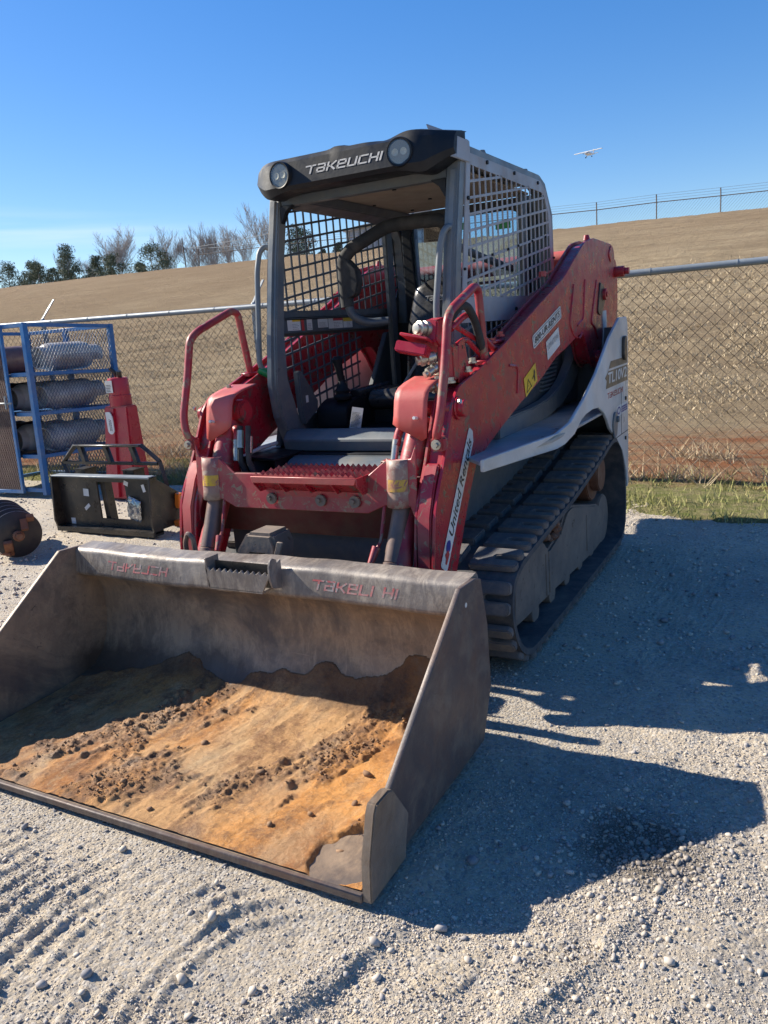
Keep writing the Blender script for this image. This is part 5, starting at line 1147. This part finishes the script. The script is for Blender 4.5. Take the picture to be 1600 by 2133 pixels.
while x < 5.8:
    obj('tie_clip', MB().lathe([(.0285, -.004), (.031, -.003), (.031, .003), (.0285, .004)], (x, 5.15, rail_z(x)), (1, 0, 0), 12), 'galv', fence); x += .62 if x > -7 else 1.5
for i, px in enumerate((-12.6, -9.5, -6.33, -3.17, .09, 3.35)):
    p = obj('fence_post', MB().cyl((px, 5.215, -.05), (px, 5.215, rail_z(px)+.03), .030, seg=14), 'galv', fence)
    obj('barb_arm', MB().box((px, 5.30, rail_z(px)+.14), (.03, .012, .36), Euler((math.radians(-43), 0, 0)).to_matrix()), 'galv', p, bev=.003)
    obj('post_cap', MB().lathe([(.033, 0), (.034, .02), (.02, .045), (0, .05)], (px, 5.215, rail_z(px)+.0), (0, 0, 1), 14), 'galv', p)

# ------------------------------------------------------------------ fence along the top of the hill
hf = root('hilltop_fence', 'thin dark wire fence with barbed arms running along the top of the hill', 'fence', (-20, 62, 8))
rz = lambda x: float(hill_h(np.array([x*1.0]), np.array([61.0]))[0])+1.35
hx = [-12.87+4.35*k for k in range(-9, 6)]
obj('top_rail', MB().tube([(x, 62, rz(x)) for x in hx], .035, 6), 'pole', hf)
for x in hx:
    p = obj('fence_post', MB().tube([(x, 62, rz(x)-2.3), (x, 62, rz(x)), (x-.03, 62.1, rz(x)+.55)], .045, 6), 'pole', hf)
for dz_ in (.2, .38, .55):
    obj('barbed_wire', MB().tube([(x-.02, 62.05, rz(x)+dz_) for x in hx], .008, 4), 'pole', hf)
mb = MB(); x = hx[0]
while x < hx[-1]-1:
    za = rz(x); zb = rz(x+1.2)
    mb.add([(x, 62.02, za-1.3), (x+.02, 62.02, za-1.3), (x+1.2, 62.02, zb), (x+1.18, 62.02, zb)], [(0, 1, 2, 3)]); x += .22
g_ = obj('wire_mesh', mb, 'galv', hf, smooth=0); g_['kind'] = 'stuff'
cs = obj('concrete_strip', MB().add([(-13.4, 61.4, 7.4), (-1.8, 61.4, 7.3), (-1.8, 61.9, 7.3), (-13.4, 61.9, 7.4), (-13.4, 61.4, 7.80), (-1.8, 61.4, 7.50), (-1.8, 61.9, 7.50), (-13.4, 61.9, 7.80)], [(0, 1, 2, 3), (4, 5, 6, 7), (0, 1, 5, 4), (1, 2, 6, 5), (2, 3, 7, 6), (3, 0, 4, 7)]), 'concrete', bev=.02)
tag(cs, 'low grey concrete strip under the hilltop fence at the right', 'concrete kerb')

# ------------------------------------------------------------------ blue gas cylinder cage
cg = root('gas_cylinder_cage', 'blue steel mesh cage with shelves of gas cylinders at the left edge by the fence', 'gas cylinder cage', (-5.65, 4.4, 0))
def post(x, y, z0=0, z1=1.74, t=.055, name='cage_post'): return obj(name, MB().b2(x-t/2, x+t/2, y-t/2, y+t/2, z0, z1), 'blue', cg, bev=.003)
X0, X1, Y0, Y1 = -6.45, -5.06, 3.87, 4.98
for x in (X1, -5.78, X0):
    for y in (Y0, Y1): post(x, y)
for z in (.05, .40, .835, 1.235, 1.72):
    for y in (Y0, Y1):
        if y == Y0 and z in (.40, .835, 1.235): obj('cage_rail', MB().b2(-5.34, X1-.023, y-.012, y+.012, z-.02, z+.02), 'blue', cg, bev=.002)
        else: obj('cage_rail', MB().b2(X0+.023, X1-.023, y-.02, y+.02, z-.02, z+.02), 'blue', cg, bev=.002)
    for x in (X1, X0): obj('cage_rail', MB().b2(x-.02, x+.02, Y0+.023, Y1-.023, z-.018, z+.018), 'blue', cg, bev=.002)
for z in (.40, .835, 1.235):
    obj('shelf', MB().b2(X0+.03, X1-.03, Y0+.03, Y1-.03, z-.016, z-.006), 'blue', cg)
zig('mesh_panel', Y0+.03, Y1-.04, X1+.012, .03, lambda x: 1.70, .040, .066, .0028, 'meshb', cg, axis='y', ystep=.001)
zig('mesh_panel', X0+.03, X1-.04, Y1, .03, lambda x: 1.70, .05, .08, .003, 'meshb', cg, ystep=.001)
# door ajar
obj('door_sheet', MB().b2(-6.34, -5.37, 3.836, 3.842, .06, 1.30), 'maroon', cg, label='rusty brown sheet behind the door mesh')
dr = obj('door', MB().b2(-6.38, -5.335, 3.800, 3.828, 1.70, 1.735).b2(-6.38, -5.335, 3.800, 3.828, .02, .055).b2(-5.365, -5.33, 3.798, 3.830, .02, 1.735).b2(-6.38, -6.345, 3.798, 3.830, .02, 1.735), 'blue', cg, bev=.003)
zz = zig('door_mesh', -6.34, -5.37, 3.812, .05, lambda x: 1.69, .030, .050, .0040, 'meshm', cg, ystep=.001)
obj('door_bolt', MB().cyl((-6.2, 3.79, .955), (-5.30, 3.79, .955), .010, seg=10).b2(-5.39, -5.375, 3.775, 3.79, .90, 1.03), 'galv', cg)
obj('sign_board', MB().b2(-6.1, -5.375, 3.788, 3.794, 1.37, 1.67), 'maroon', cg, label='weathered sign board on the cage door')
obj('sign_strip', MB().b2(-5.70, -5.38, 3.783, 3.788, 1.535, 1.60), 'dec_white', cg)
for k in range(3): obj('strip_line', MB().b2(-5.62+.08*k, -5.617+.08*k, 3.780, 3.783, 1.535, 1.60), 'dec_grey', cg)
obj('sign_patch', MB().b2(-5.66, -5.50, 3.783, 3.788, 1.38, 1.50), 'blue', cg)
obj('sign_patch', MB().b2(-5.90, -5.63, 3.783, 3.788, 1.62, 1.69), 'dec_white', cg)
on_plane('lettering', font_mesh('NM', 0, .02), (-5.73, 3.7825, 1.642), (.08, 0, 0), (0, 0, .03), 'dec_black', cg, .0)
obj('sign_arrow', MB().prism([(-5.62, 1.385), (-5.59, 1.385), (-5.60, 1.46), (-5.53, 1.455), (-5.54, 1.475), (-5.64, 1.475), (-5.64, 1.45)], 'y', 3.779, 3.783), 'dec_white', cg)
def tank(x, y0, z, mat, label, rr=.148, ln=.62, grp='gas cylinders lying in the blue cage'):
    t = root('gas_cylinder', label, 'gas cylinder', (x, y0, z-.15), grp)
    pr_ = [(0, 0), (.06, .0), (.11, .02), (.14, .06), (rr, .10), (rr, ln-.10), (.14, ln-.06), (.11, ln-.02), (.06, ln), (0, ln)]
    obj('tank_body', MB().lathe(pr_, (x, y0+.06, z), (0, 1, 0), 24), mat, t)
    obj('foot_ring', MB().lathe([(.105, 0), (.115, 0), (.115, .09), (.105, .09), (.105, 0)], (x, y0, z), (0, 1, 0), 24), mat, t)
    a = MB()
    P_, Q_ = [], []
    for k in range(17):
        an = math.radians(-125+k*250/16)+math.pi/2; P_.append((x+.10*math.cos(an), z+.10*math.sin(an))); Q_.append((x+.108*math.cos(an), z+.108*math.sin(an)))
    obj('valve_collar', MB().strip(P_, Q_, 'y', y0+.06+ln-.02, y0+.06+ln+.11), mat, t, bev=.002)
    obj('valve', MB().cyl((x, y0+ln+.05, z), (x, y0+ln+.12, z), .022, seg=10), 'steel', t)
    return t
tank(-5.27, 4.20, 1.405, 'tank', 'dark grey gas cylinder on the top shelf behind the side mesh of the cage')
tank(-5.27, 4.16, 1.005, 'tank', 'dull silver gas cylinder on the middle shelf behind the side mesh of the cage')
tank(-5.27, 4.12, .57, 'tank', 'silver gas cylinder on the lowest shelf behind the side mesh of the cage')
tank(-5.60, 4.05, 1.005, 'tankw', 'white gas cylinder on the middle shelf seen in the gap beside the cage door')
tank(-5.60, 4.02, .57, 'tankw', 'white gas cylinder on the lowest shelf seen in the gap beside the cage door')
for k, (xx, z) in enumerate(((-5.95, 1.405), (-6.25, 1.405), (-5.93, 1.005), (-6.25, 1.005), (-5.93, .57), (-6.25, .57))):
    tank(xx, 4.0, z, 'maroon', 'maroon gas cylinder on the %s shelf behind the cage door, %s' % (('top', 'middle', 'lowest')[k//2], ('nearer the door edge', 'farther to the left')[k % 2]))

# ------------------------------------------------------------------ red hydraulic hammer
hm = root('hydraulic_breaker', 'upright red boxy hydraulic hammer standing between the cage and the black fork frame', 'hydraulic hammer', (-3.95, 4.1, 0))
obj('housing', MB().add([(-4.27, 3.93, .0), (-3.86, 3.93, .0), (-3.86, 4.16, .0), (-4.27, 4.16, .0), (-4.185, 4.0, .90), (-3.88, 4.0, .90), (-3.88, 4.14, .90), (-4.185, 4.14, .90)], [(0, 1, 2, 3), (4, 5, 6, 7), (0, 1, 5, 4), (1, 2, 6, 5), (2, 3, 7, 6), (3, 0, 4, 7)]), 'redbox', hm, bev=.012)
obj('front_rib', MB().add([(-4.14, 3.905, .02), (-4.06, 3.905, .02), (-4.04, 3.98, .88), (-4.10, 3.98, .88), (-4.14, 3.95, .02), (-4.06, 3.95, .02), (-4.04, 4.01, .88), (-4.10, 4.01, .88)], [(0, 1, 2, 3), (4, 5, 6, 7), (0, 1, 5, 4), (2, 3, 7, 6), (0, 3, 7, 4), (1, 2, 6, 5)]), 'redbox', hm, bev=.004)
obj('top_cylinder', MB().lathe([(0, 0), (.105, 0), (.105, .10), (.098, .105), (.098, .245), (.09, .265), (0, .27)], (-4.04, 4.09, .90), (0, 0, 1), 28), 'redbox', hm)
obj('hose_fitting', MB().tube([(-4.05, 4.10, 1.16), (-4.06, 4.08, 1.22), (-4.09, 4.06, 1.26)], .02, 8).cyl((-4.0, 4.08, 1.16), (-3.98, 4.06, 1.23), .025, seg=8), 'blackp', hm)
obj('label', MB().b2(-4.10, -4.01, 3.980, 3.984, 1.03, 1.145), 'dec_white', hm)
on_plane('print', lines_vf(5), (-4.10, 3.979, 1.03), (.09, 0, 0), (0, 0, .10), 'dec_black', hm, .0)
lab = round2([(-4.13, .85), (-4.07, .85), (-4.045, .80), (-4.045, .66), (-4.07, .635), (-4.10, .635), (-4.125, .66)], .01, 2)
obj('label', MB().prism(lab, 'y', 3.955, 3.965), 'dec_white', hm)
on_plane('print', lines_vf(2, .05, .95, .1, .9), (-4.062, 3.953, .66), (0, .0, .17), (-.045, 0, 0), 'dec_black', hm, .0)

# ------------------------------------------------------------------ black fork frame
ff_ = root('fork_frame', 'black pallet fork frame with a back guard standing on the gravel left of the loader', 'pallet fork frame', (-3.05, 2.95, 0))
yb = 2.86
fp = obj('face_plate', MB().b2(-3.58, -3.14, yb, yb+.015, .05, .46).b2(-2.82, -2.52, yb, yb+.015, .05, .46).b2(-3.14, -2.82, yb, yb+.015, .05, .115).b2(-3.14, -2.82, yb, yb+.015, .415, .46), 'blackp', ff_, bev=.0)
obj('top_flange', MB().b2(-3.57, -2.50, 2.79, yb+.02, .462, .474), 'galv', ff_, bev=.002, label='pale top flange coloured as a sunlit strip')  # pale metal puts the sunlit strip into the flange colour
obj('bottom_flange', MB().b2(-3.58, -2.50, 2.77, yb+.02, .012, .05), 'blackp', ff_, bev=.004)
for xx in (-3.60, -2.52): obj('side_flange', MB().prism([(2.79, .03), (2.77, .10), (2.80, .474), (2.88, .474), (2.88, .03)], 'x', xx, xx+.02), 'blackp', ff_, bev=.003)
for xx in (-3.13, -2.86): obj('upright', MB().add([(xx, 2.90, .06), (xx+.05, 2.90, .06), (xx+.03, 2.90, .42), (xx-.02, 2.90, .42), (xx, 2.98, .06), (xx+.05, 2.98, .06), (xx+.03, 2.98, .42), (xx-.02, 2.98, .42)], [(0, 1, 2, 3), (4, 5, 6, 7), (0, 1, 5, 4), (1, 2, 6, 5), (2, 3, 7, 6), (3, 0, 4, 7)]), 'blackp', ff_, bev=.003)
gy = 3.15
gd = obj('back_guard', MB().b2(-3.66, -2.89, gy-.03, gy+.03, .650, .668), 'blackp', ff_, bev=.003)
obj('guard_rail', MB().b2(-3.83, -2.73, gy-.015, gy+.015, .500, .525), 'blackp', ff_, bev=.002)
for A_, B_ in (((-3.66, .66), (-3.84, .51)), ((-3.84, .52), (-3.80, .40)), ((-2.89, .66), (-2.71, .53)), ((-2.71, .53), (-2.655, .28)), ((-2.655, .28), (-2.64, .02)), ((-3.80, .40), (-3.72, .02))):
    obj('guard_strut', MB().cyl((A_[0], gy, A_[1]), (B_[0], gy, B_[1]), .022, seg=4), 'blackp', ff_)
for xx in (-3.62, -3.32, -3.02): obj('guard_bar', MB().add([(xx, gy-.02, .652), (xx+.045, gy-.02, .652), (xx+.085, gy-.02, .52), (xx+.04, gy-.02, .52), (xx, gy+.02, .652), (xx+.045, gy+.02, .652), (xx+.085, gy+.02, .52), (xx+.04, gy+.02, .52)], [(0, 1, 2, 3), (4, 5, 6, 7), (0, 1, 5, 4), (1, 2, 6, 5), (2, 3, 7, 6), (3, 0, 4, 7)]), 'blackp', ff_, bev=.002)
for xx in (-3.45, -2.90): obj('fork_hook', MB().b2(xx-.06, xx+.06, 2.98, 3.10, .42, .485).b2(xx-.065, xx+.065, 2.97, 3.11, .4855, .492), 'blackp', ff_, bev=.004)
for xx in (-2.56, -3.58): obj('brace', MB().prism([(2.88, .04), (3.15, .04), (3.15, .28), (2.88, .46)], 'x', xx, xx+.02), 'blackp', ff_, bev=.002)
for (cx_, cz_, dx_, dz_, a_) in ((-3.27, .325, .06, .06, 4), (-3.28, .205, .07, .028, -35), (-2.81, .41, .045, .035, 20), (-2.63, .375, .03, .06, -15), (-3.47, .08, .05, .05, 0)):
    obj('sticker', MB().box((cx_, yb-.003, cz_), (dx_, .002, dz_), Euler((0, math.radians(a_), 0)).to_matrix()), 'dec_white', ff_)
obj('red_sticker', MB().box((-2.555, 2.895, .24), (.004, .05, .16), Euler((math.radians(8), 0, 0)).to_matrix()), 'dec_red', ff_)
fk = root('orange_fork_pair', 'pair of orange steel forks lying behind the black fork frame', 'forks', (-2.45, 3.2, 0))
obj('fork_blade', MB().box((-2.43, 3.25, .33), (.20, .06, .05), Euler((0, math.radians(-28), 0)).to_matrix()), 'orange', fk, bev=.004)
obj('fork_blade', MB().box((-2.52, 3.10, .23), (.04, .05, .12), Euler((0, math.radians(10), 0)).to_matrix()).box((-2.50, 3.05, .06), (.05, .06, .05)), 'orange', fk, bev=.004)
obj('fork_blade', MB().box((-2.43, 3.15, .12), (.06, .06, .14), Euler((0, math.radians(-18), 0)).to_matrix()), 'orange', fk, bev=.004)
P = []
for i in range(9):
    row = []
    for j in range(9):
        u, v = i/8-.5, j/8-.5; rr_ = 1-.15*abs(u)-.2*max(0, v)
        row.append((u*.15*rr_+v*.03, -.012-.016*math.cos(u*3)*math.cos(v*3)+.006*math.sin(i*2.3+j*1.7), v*.19*rr_-u*.045))
    P.append(row)
bg_ = obj('plastic_bag', MB().grid(np.array(P)), 'bag', smooth=30); bg_.location = (-2.74, 2.855, .215); bg_.modifiers.new('t', 'SOLIDIFY').thickness = .002
tag(bg_, 'clear plastic document bag taped to the face of the black fork frame', 'plastic bag')

# ------------------------------------------------------------------ gang of discs
dg_ = root('disc_gang', 'row of dark round harrow discs on a rusty axle at the left edge', 'disc gang', (-3.3, 2.2, 0))
c0 = Vector((-3.17, 2.11, .178)); ax = Vector((-.884, .467, 0)).normalized()
for k in range(5):
    obj('disc', MB().lathe([(0, .012), (.06, .010), (.12, .004), (.168, -.010), (.170, -.007), (.12, .008), (.06, .014), (0, .016)], c0+ax*(k*.155), ax*-1, 36), 'disc', dg_)
    obj('rim_highlight', MB().tube([c0+ax*(k*.155+.0095)+(Vector((.467, .884, 0))*math.cos(t)+Vector((0, 0, 1))*math.sin(t))*.170 for t in np.linspace(0, 6.2832, 41)], .0022, 5), 'rim', dg_)  # thin pale ring added as the edge highlight
obj('axle', MB().cyl(c0-ax*.07, c0+ax*.70, .018, seg=4), 'rust', dg_)
hb_ = obj('hub', MB().lathe([(0, 0), (.030, 0), (.040, .01), (.040, .03), (.032, .035), (.032, .06), (0, .06)], c0-ax*.075, ax, 16), 'rust', dg_)
obj('hub_nut', MB().lathe([(0, 0), (.024, 0), (.024, .03), (0, .03)], c0-ax*.10, ax, 6), 'rust', dg_)
Rm = Euler((0, math.radians(-38), math.radians(-37))).to_matrix()
obj('bearing_bracket', MB().box(c0-ax*.04+Vector((.045, .03, .075)), (.03, .05, .09), Rm).box(c0-ax*.03+Vector((.085, .06, .12)), (.07, .05, .03), Rm), 'rust', dg_, bev=.004)
obj('hanger', MB().box(c0-ax*.05+Vector((-.06, -.05, -.085)), (.035, .06, .14), Euler((0, math.radians(38), math.radians(-37))).to_matrix()), 'rust', dg_, bev=.004)
obj('hanger_bolt', MB().cyl(c0-ax*.05+Vector((-.13, -.07, -.12)), c0-ax*.05+Vector((-.05, -.05, -.13)), .014, seg=8), 'rust', dg_)

# ------------------------------------------------------------------ trees, building and aircraft far away
def bare_tree_mesh(seed, H=9.0, spread=.45, dens=3, upright=.75):
    rg = random.Random(seed); V, F = [], []
    def seg(a, b, r0, r1):
        x, y, z = frame_from(b-a); o = len(V)
        for p, r in ((a, r0), (b, r1)):
            for k in range(3): t = k*2.094; V.append(tuple(p+(x*math.cos(t)+y*math.sin(t))*r))
        for k in range(3): F.append((o+k, o+(k+1) % 3, o+3+(k+1) % 3, o+3+k))
    def grow(p, d, L, r, lv):
        n = 4; q = p
        for i in range(n):
            d = (d+Vector((rg.gauss(0, .10), rg.gauss(0, .10), .05*upright))).normalized(); e = q+d*L/n
            r2_ = max(.012, r*(1-.18)); seg(q, e, r, r2_); q = e; r = r2_
            if lv < 4 and (i > 0 or lv > 0):
                for _ in range(1 if lv == 0 and i < 2 else (2 if rg.random() < .7 else 1)):
                    a = rg.random()*6.283; s_ = Vector((math.cos(a), math.sin(a), upright*rg.uniform(.5, 1.1))).normalized()
                    grow(q, (d*(1-spread)+s_*spread).normalized(), L*rg.uniform(.45, .68), max(.012, r*.5), lv+1)
        return
    grow(Vector((0, 0, -1.5)), Vector((0, 0, 1)), H*.62+1.0, H*.011, 0)
    zm = max(v[2] for v in V); V = [(v[0]*9.0/zm, v[1]*9.0/zm, v[2]*9.0/zm) for v in V]
    me = bpy.data.meshes.new('trunk_and_limbs'); me.from_pydata(V, [], F); me.materials.append(M['bark']); return me
bare = [bare_tree_mesh(3), bare_tree_mesh(8, upright=1.1, spread=.4), bare_tree_mesh(21, spread=.5, upright=.6)]
def crown_mesh(seed, H, R, mat, shape='round', n=5200, leaf=.20):
    rg = np.random.default_rng(seed); nc = 46; C_, Rr = [], []
    for k in range(nc):
        t = (k+.5)/nc; z = H*(.08+.9*t)
        w_ = R*(math.sin(math.pi*min(1, .12+t*.86))**.7 if shape == 'round' else (1.05-t)**.6)
        a = rg.random()*6.283; q = w_*rg.random()**.45*.86; C_.append((q*math.cos(a), q*math.sin(a), z)); Rr.append(R*(.22+.2*rg.random())*(1-.25*t))
    C_ = np.array(C_); Rr = np.array(Rr); idx = rg.integers(0, nc, n); d = rg.normal(size=(n, 3)); d /= np.linalg.norm(d, axis=1)[:, None]
    P = C_[idx]+d*(Rr[idx]*(rg.random(n)**.33))[:, None]*np.array([1.1, 1.1, .75])
    a = rg.normal(size=(n, 3)); b = rg.normal(size=(n, 3)); a /= np.linalg.norm(a, axis=1)[:, None]; b /= np.linalg.norm(b, axis=1)[:, None]
    V = np.stack([P-a*leaf, P+a*leaf*.6+b*leaf*.4, P+b*leaf], 1).reshape(-1, 3); F = np.arange(3*n).reshape(-1, 3)
    o = npmesh('crown', V, F, mat); return o
def gz(x, y): return float(hill_h(np.array([float(x)]), np.array([float(y)]))[0])-.1
def evergreen(x, y, top, R, mat, shape, seed, label, name='pine_tree'):
    z = gz(x, y); H = top-z; t = root(name, label, 'tree', (x, y, z), 'trees beyond the hill crest')
    c_ = crown_mesh(seed, H, R, mat, shape); c_.parent = t
    tr = obj('trunk', MB().cyl((0, 0, -.5), (0, 0, H*.85), .16, .05, seg=7), 'bark', t, local=True); return t
def bare_at(x, y, top, k, label, sx=1.0):
    z = gz(x, y); top += 1.1; s_ = (top-z)/9.0; t = root('bare_tree', label, 'tree', (x, y, z), 'trees beyond the hill crest')
    o = bpy.data.objects.new('trunk_and_limbs', bare[k]); COL.objects.link(o); o.parent = t; o.scale = (s_*sx, s_*sx, s_); o.rotation_euler.z = x*1.7; return t
evergreen(-123.5, 95, 17.9, 3.4, 'needle', 'round', 1, 'dark pine at the far left edge of the treeline')
evergreen(-119.5, 97, 17.8, 3.0, 'needle', 'round', 2, 'dark bushy pine, second from the left edge of the treeline')
evergreen(-114.5, 94, 17.0, 3.4, 'needle', 'round', 3, 'low dark pine just left of the tall spreading bare tree')
evergreen(-108.3, 95, 19.2, 3.2, 'needle', 'cone', 4, 'pointed pine standing in front of the tall spreading bare tree')
evergreen(-104.8, 98, 17.3, 2.6, 'needle', 'round', 14, 'small pine just right of the pointed pine')
evergreen(-98.3, 95, 16.6, 3.3, 'needle', 'round', 5, 'round low pine standing alone between the two bare tree clumps')
evergreen(-89.6, 95, 17.1, 4.0, 'needle', 'round', 6, 'broad rounded pine in front of a bare tree clump')
evergreen(-61.9, 95, 16.4, 3.8, 'needle_dark', 'cone', 7, 'big dark evergreen seen through the left screen of the cab', 'evergreen_tree')
evergreen(-55.9, 96, 13.6, 1.2, 'needle_dark', 'round', 8, 'small evergreen beside the grey building seen through the cab screen', 'evergreen_tree')
evergreen(-58.6, 96, 12.9, 1.2, 'needle_dark', 'round', 9, 'low dark bush at the foot of the big evergreen behind the cab screen', 'evergreen_shrub')
for x_, y_, t_, r_, l_ in ((-111.5, 99, 16.2, 2.6, 'low scrubby evergreen left of the pointed pine'), (-117.0, 99, 16.4, 2.8, 'low evergreen scrub between the two leftmost dark pines'), (-101.5, 98, 14.8, 1.6, 'small scrub bush left of the lone round pine'), (-94.0, 97, 14.9, 1.8, 'small scrub bush between the lone round pine and the broad pine')):
    evergreen(x_, y_, t_, r_, 'needle', 'round', int(-x_), l_, 'evergreen_shrub')
bl = ((-126.5, 100, 18.6, 0, .8, 'bare winter tree at the far left edge, behind the dark pines'), (-118.6, 101, 19.6, 1, .7, 'small upright bare tree above the low pines at the left'), (-107.9, 100, 21.9, 0, 1.15, 'tall spreading bare tree rising over the pointed pine'), (-103.0, 102, 20.0, 2, .9, 'wide bare tree just right of the tall spreading one'),
      (-95.2, 103, 16.5, 2, .8, 'thin low bare tree behind the lone round pine'), (-92.9, 99, 19.0, 1, 1.2, 'fan shaped bare tree behind the broad rounded pine'), (-86.3, 101, 17.3, 2, 1.1, 'low bare tree right of the broad rounded pine'), (-82.6, 100, 18.4, 1, .65, 'narrow bare tree beside the corner post of the hilltop fence'), (-79.4, 100, 18.9, 1, .7, 'slim bare tree second left of the tallest bare tree'),
      (-77.2, 101, 18.7, 0, .9, 'bushy bare tree in the middle of the right hand bare clump'), (-74.9, 99, 18.0, 2, .9, 'low bare tree just left of the tallest bare tree'), (-71.3, 100, 19.9, 1, .95, 'tallest bare tree at the right end of the treeline beside the cab'), (-84.5, 104, 16.8, 2, 1.1, 'faint low bare tree at the back of the clump'),
      (-57.0, 104, 15.5, 2, .9, 'bare tree left of the grey building seen through the cab'), (-46.0, 105, 16.9, 1, .9, 'bare tree rising behind the grey building'), (-112.0, 103, 17.5, 2, .8, 'low bare tree between the pointed pine and the low pines'), (-68.0, 104, 15.6, 2, 1, 'small bare tree half hidden by the cab post'))
for x_, y_, t_, k_, s_, l_ in bl: bare_at(x_, y_, t_, k_, l_, s_)
bd = root('metal_building', 'pale grey metal building on the hill seen through the cab', 'building', (-48, 97, 7))
obj('wall', MB().add([(-54.1, 95, 7.5), (-42, 95, 7.5), (-42, 103, 7.5), (-54.1, 103, 7.5), (-54.1, 95, 14.7), (-42, 95, 15.6), (-42, 103, 15.6), (-54.1, 103, 14.7)], [(0, 1, 2, 3), (4, 5, 6, 7), (0, 1, 5, 4), (1, 2, 6, 5), (2, 3, 7, 6), (3, 0, 4, 7)]), 'grey_wall', bd)
obj('roof', MB().add([(-54.3, 94.6, 14.65), (-41.8, 94.6, 15.6), (-41.8, 103.4, 15.6), (-54.3, 103.4, 14.65), (-54.3, 94.6, 15.0), (-41.8, 94.6, 15.95), (-41.8, 103.4, 15.95), (-54.3, 103.4, 15.0)], [(0, 1, 2, 3), (4, 5, 6, 7), (0, 1, 5, 4), (1, 2, 6, 5), (2, 3, 7, 6), (3, 0, 4, 7)]), 'dec_grey', bd)
for k in range(14): obj('wall_rib', MB().b2(-53.9+k*.85, -53.8+k*.85, 94.9, 95, 7.6, 14.5), 'grey_wall', bd, smooth=0)
pw = root('utility_pole', 'slim pole at the left end of the hilltop fence with wires running right', 'pole', (-54.2, 62.5, 8.5))
obj('pole_shaft', MB().cyl((-54.2, 62.5, 7.6), (-54.3, 62.5, 11.9), .07, .05, seg=8), 'pole', pw)
for z0, z1 in ((10.9, 11.6), (10.85, 10.3)):
    obj('wire', MB().tube([(-54.2+t*18, 62.5, z0+(z1-z0)*t-.25*math.sin(t*3.14)) for t in np.linspace(0, 1, 9)], .022, 4), 'galv', pw)
# aircraft
ac = root('light_aircraft', 'small white high wing propeller aircraft flying low above the hill', 'aircraft')
cr_, cd_, cf_ = Vector((.8807, .4676, -.0758)), Vector((.0412, -.2349, -.9711)), Vector((-.4719, .8522, -.2262))
dirp = Vector((-.2296, .9572, .1763)); ac.location = Vector((1.838, -1.436, 1.417))+dirp*330
fa = (cr_*5.0-cd_*2.6+cf_*6.0).normalized(); wa = (cr_*10+cd_*.8-cf_*8); wa = (wa-fa*wa.dot(fa)).normalized(); ua = fa.cross(wa)
if ua.z < 0: ua = -ua
ac.matrix_world = Matrix.Translation(ac.location) @ Matrix((wa, fa, ua)).transposed().to_4x4()
def ap(name, mb, mat='plane'): return obj(name, mb, mat, ac, local=True)
ap('fuselage', MB().lathe([(0, 0), (.35, .1), (.55, .8), (.68, 1.8), (.66, 3.2), (.42, 4.8), (.2, 7.2), (.08, 8.2)], (0, -3.2, 0), (0, 1, 0), 14))
ap('wing', MB().add([(-5.5, -1.1, .72), (5.5, -1.1, .72), (5.5, .1, .72), (-5.5, .1, .72), (-5.4, -1.0, .90), (5.4, -1.0, .90), (5.4, 0, .84), (-5.4, 0, .84)], [(0, 1, 2, 3), (4, 5, 6, 7), (0, 1, 5, 4), (1, 2, 6, 5), (2, 3, 7, 6), (3, 0, 4, 7)]))
ap('tailplane', MB().b2(-1.7, 1.7, 4.0, 4.9, .1, .2)); ap('fin', MB().prism([(3.6, .1), (4.3, .15), (5.0, 1.7), (4.5, 1.7)], 'x', -.06, .06))
for s in (-1, 1):
    ap('wing_strut', MB().cyl((s*.4, -.6, -.4), (s*2.6, -.6, .72), .06, seg=6)); ap('main_wheel', MB().cyl((s*1.1, -.4, -1.15), (s*1.3, -.4, -1.15), .24, seg=12), 'black'); ap('gear_leg', MB().cyl((s*.3, -.4, -.5), (s*1.15, -.4, -1.1), .07, seg=6))
ap('nose_wheel', MB().cyl((-.08, -2.3, -1.1), (.08, -2.3, -1.1), .2, seg=12), 'black')
ap('propeller', MB().b2(-.95, .95, -3.32, -3.26, -.07, .07), 'black')
# a few twigs and sticks on the bank
cg.rotation_euler.x = math.radians(-2.3)
bpy.context.view_layer.update()
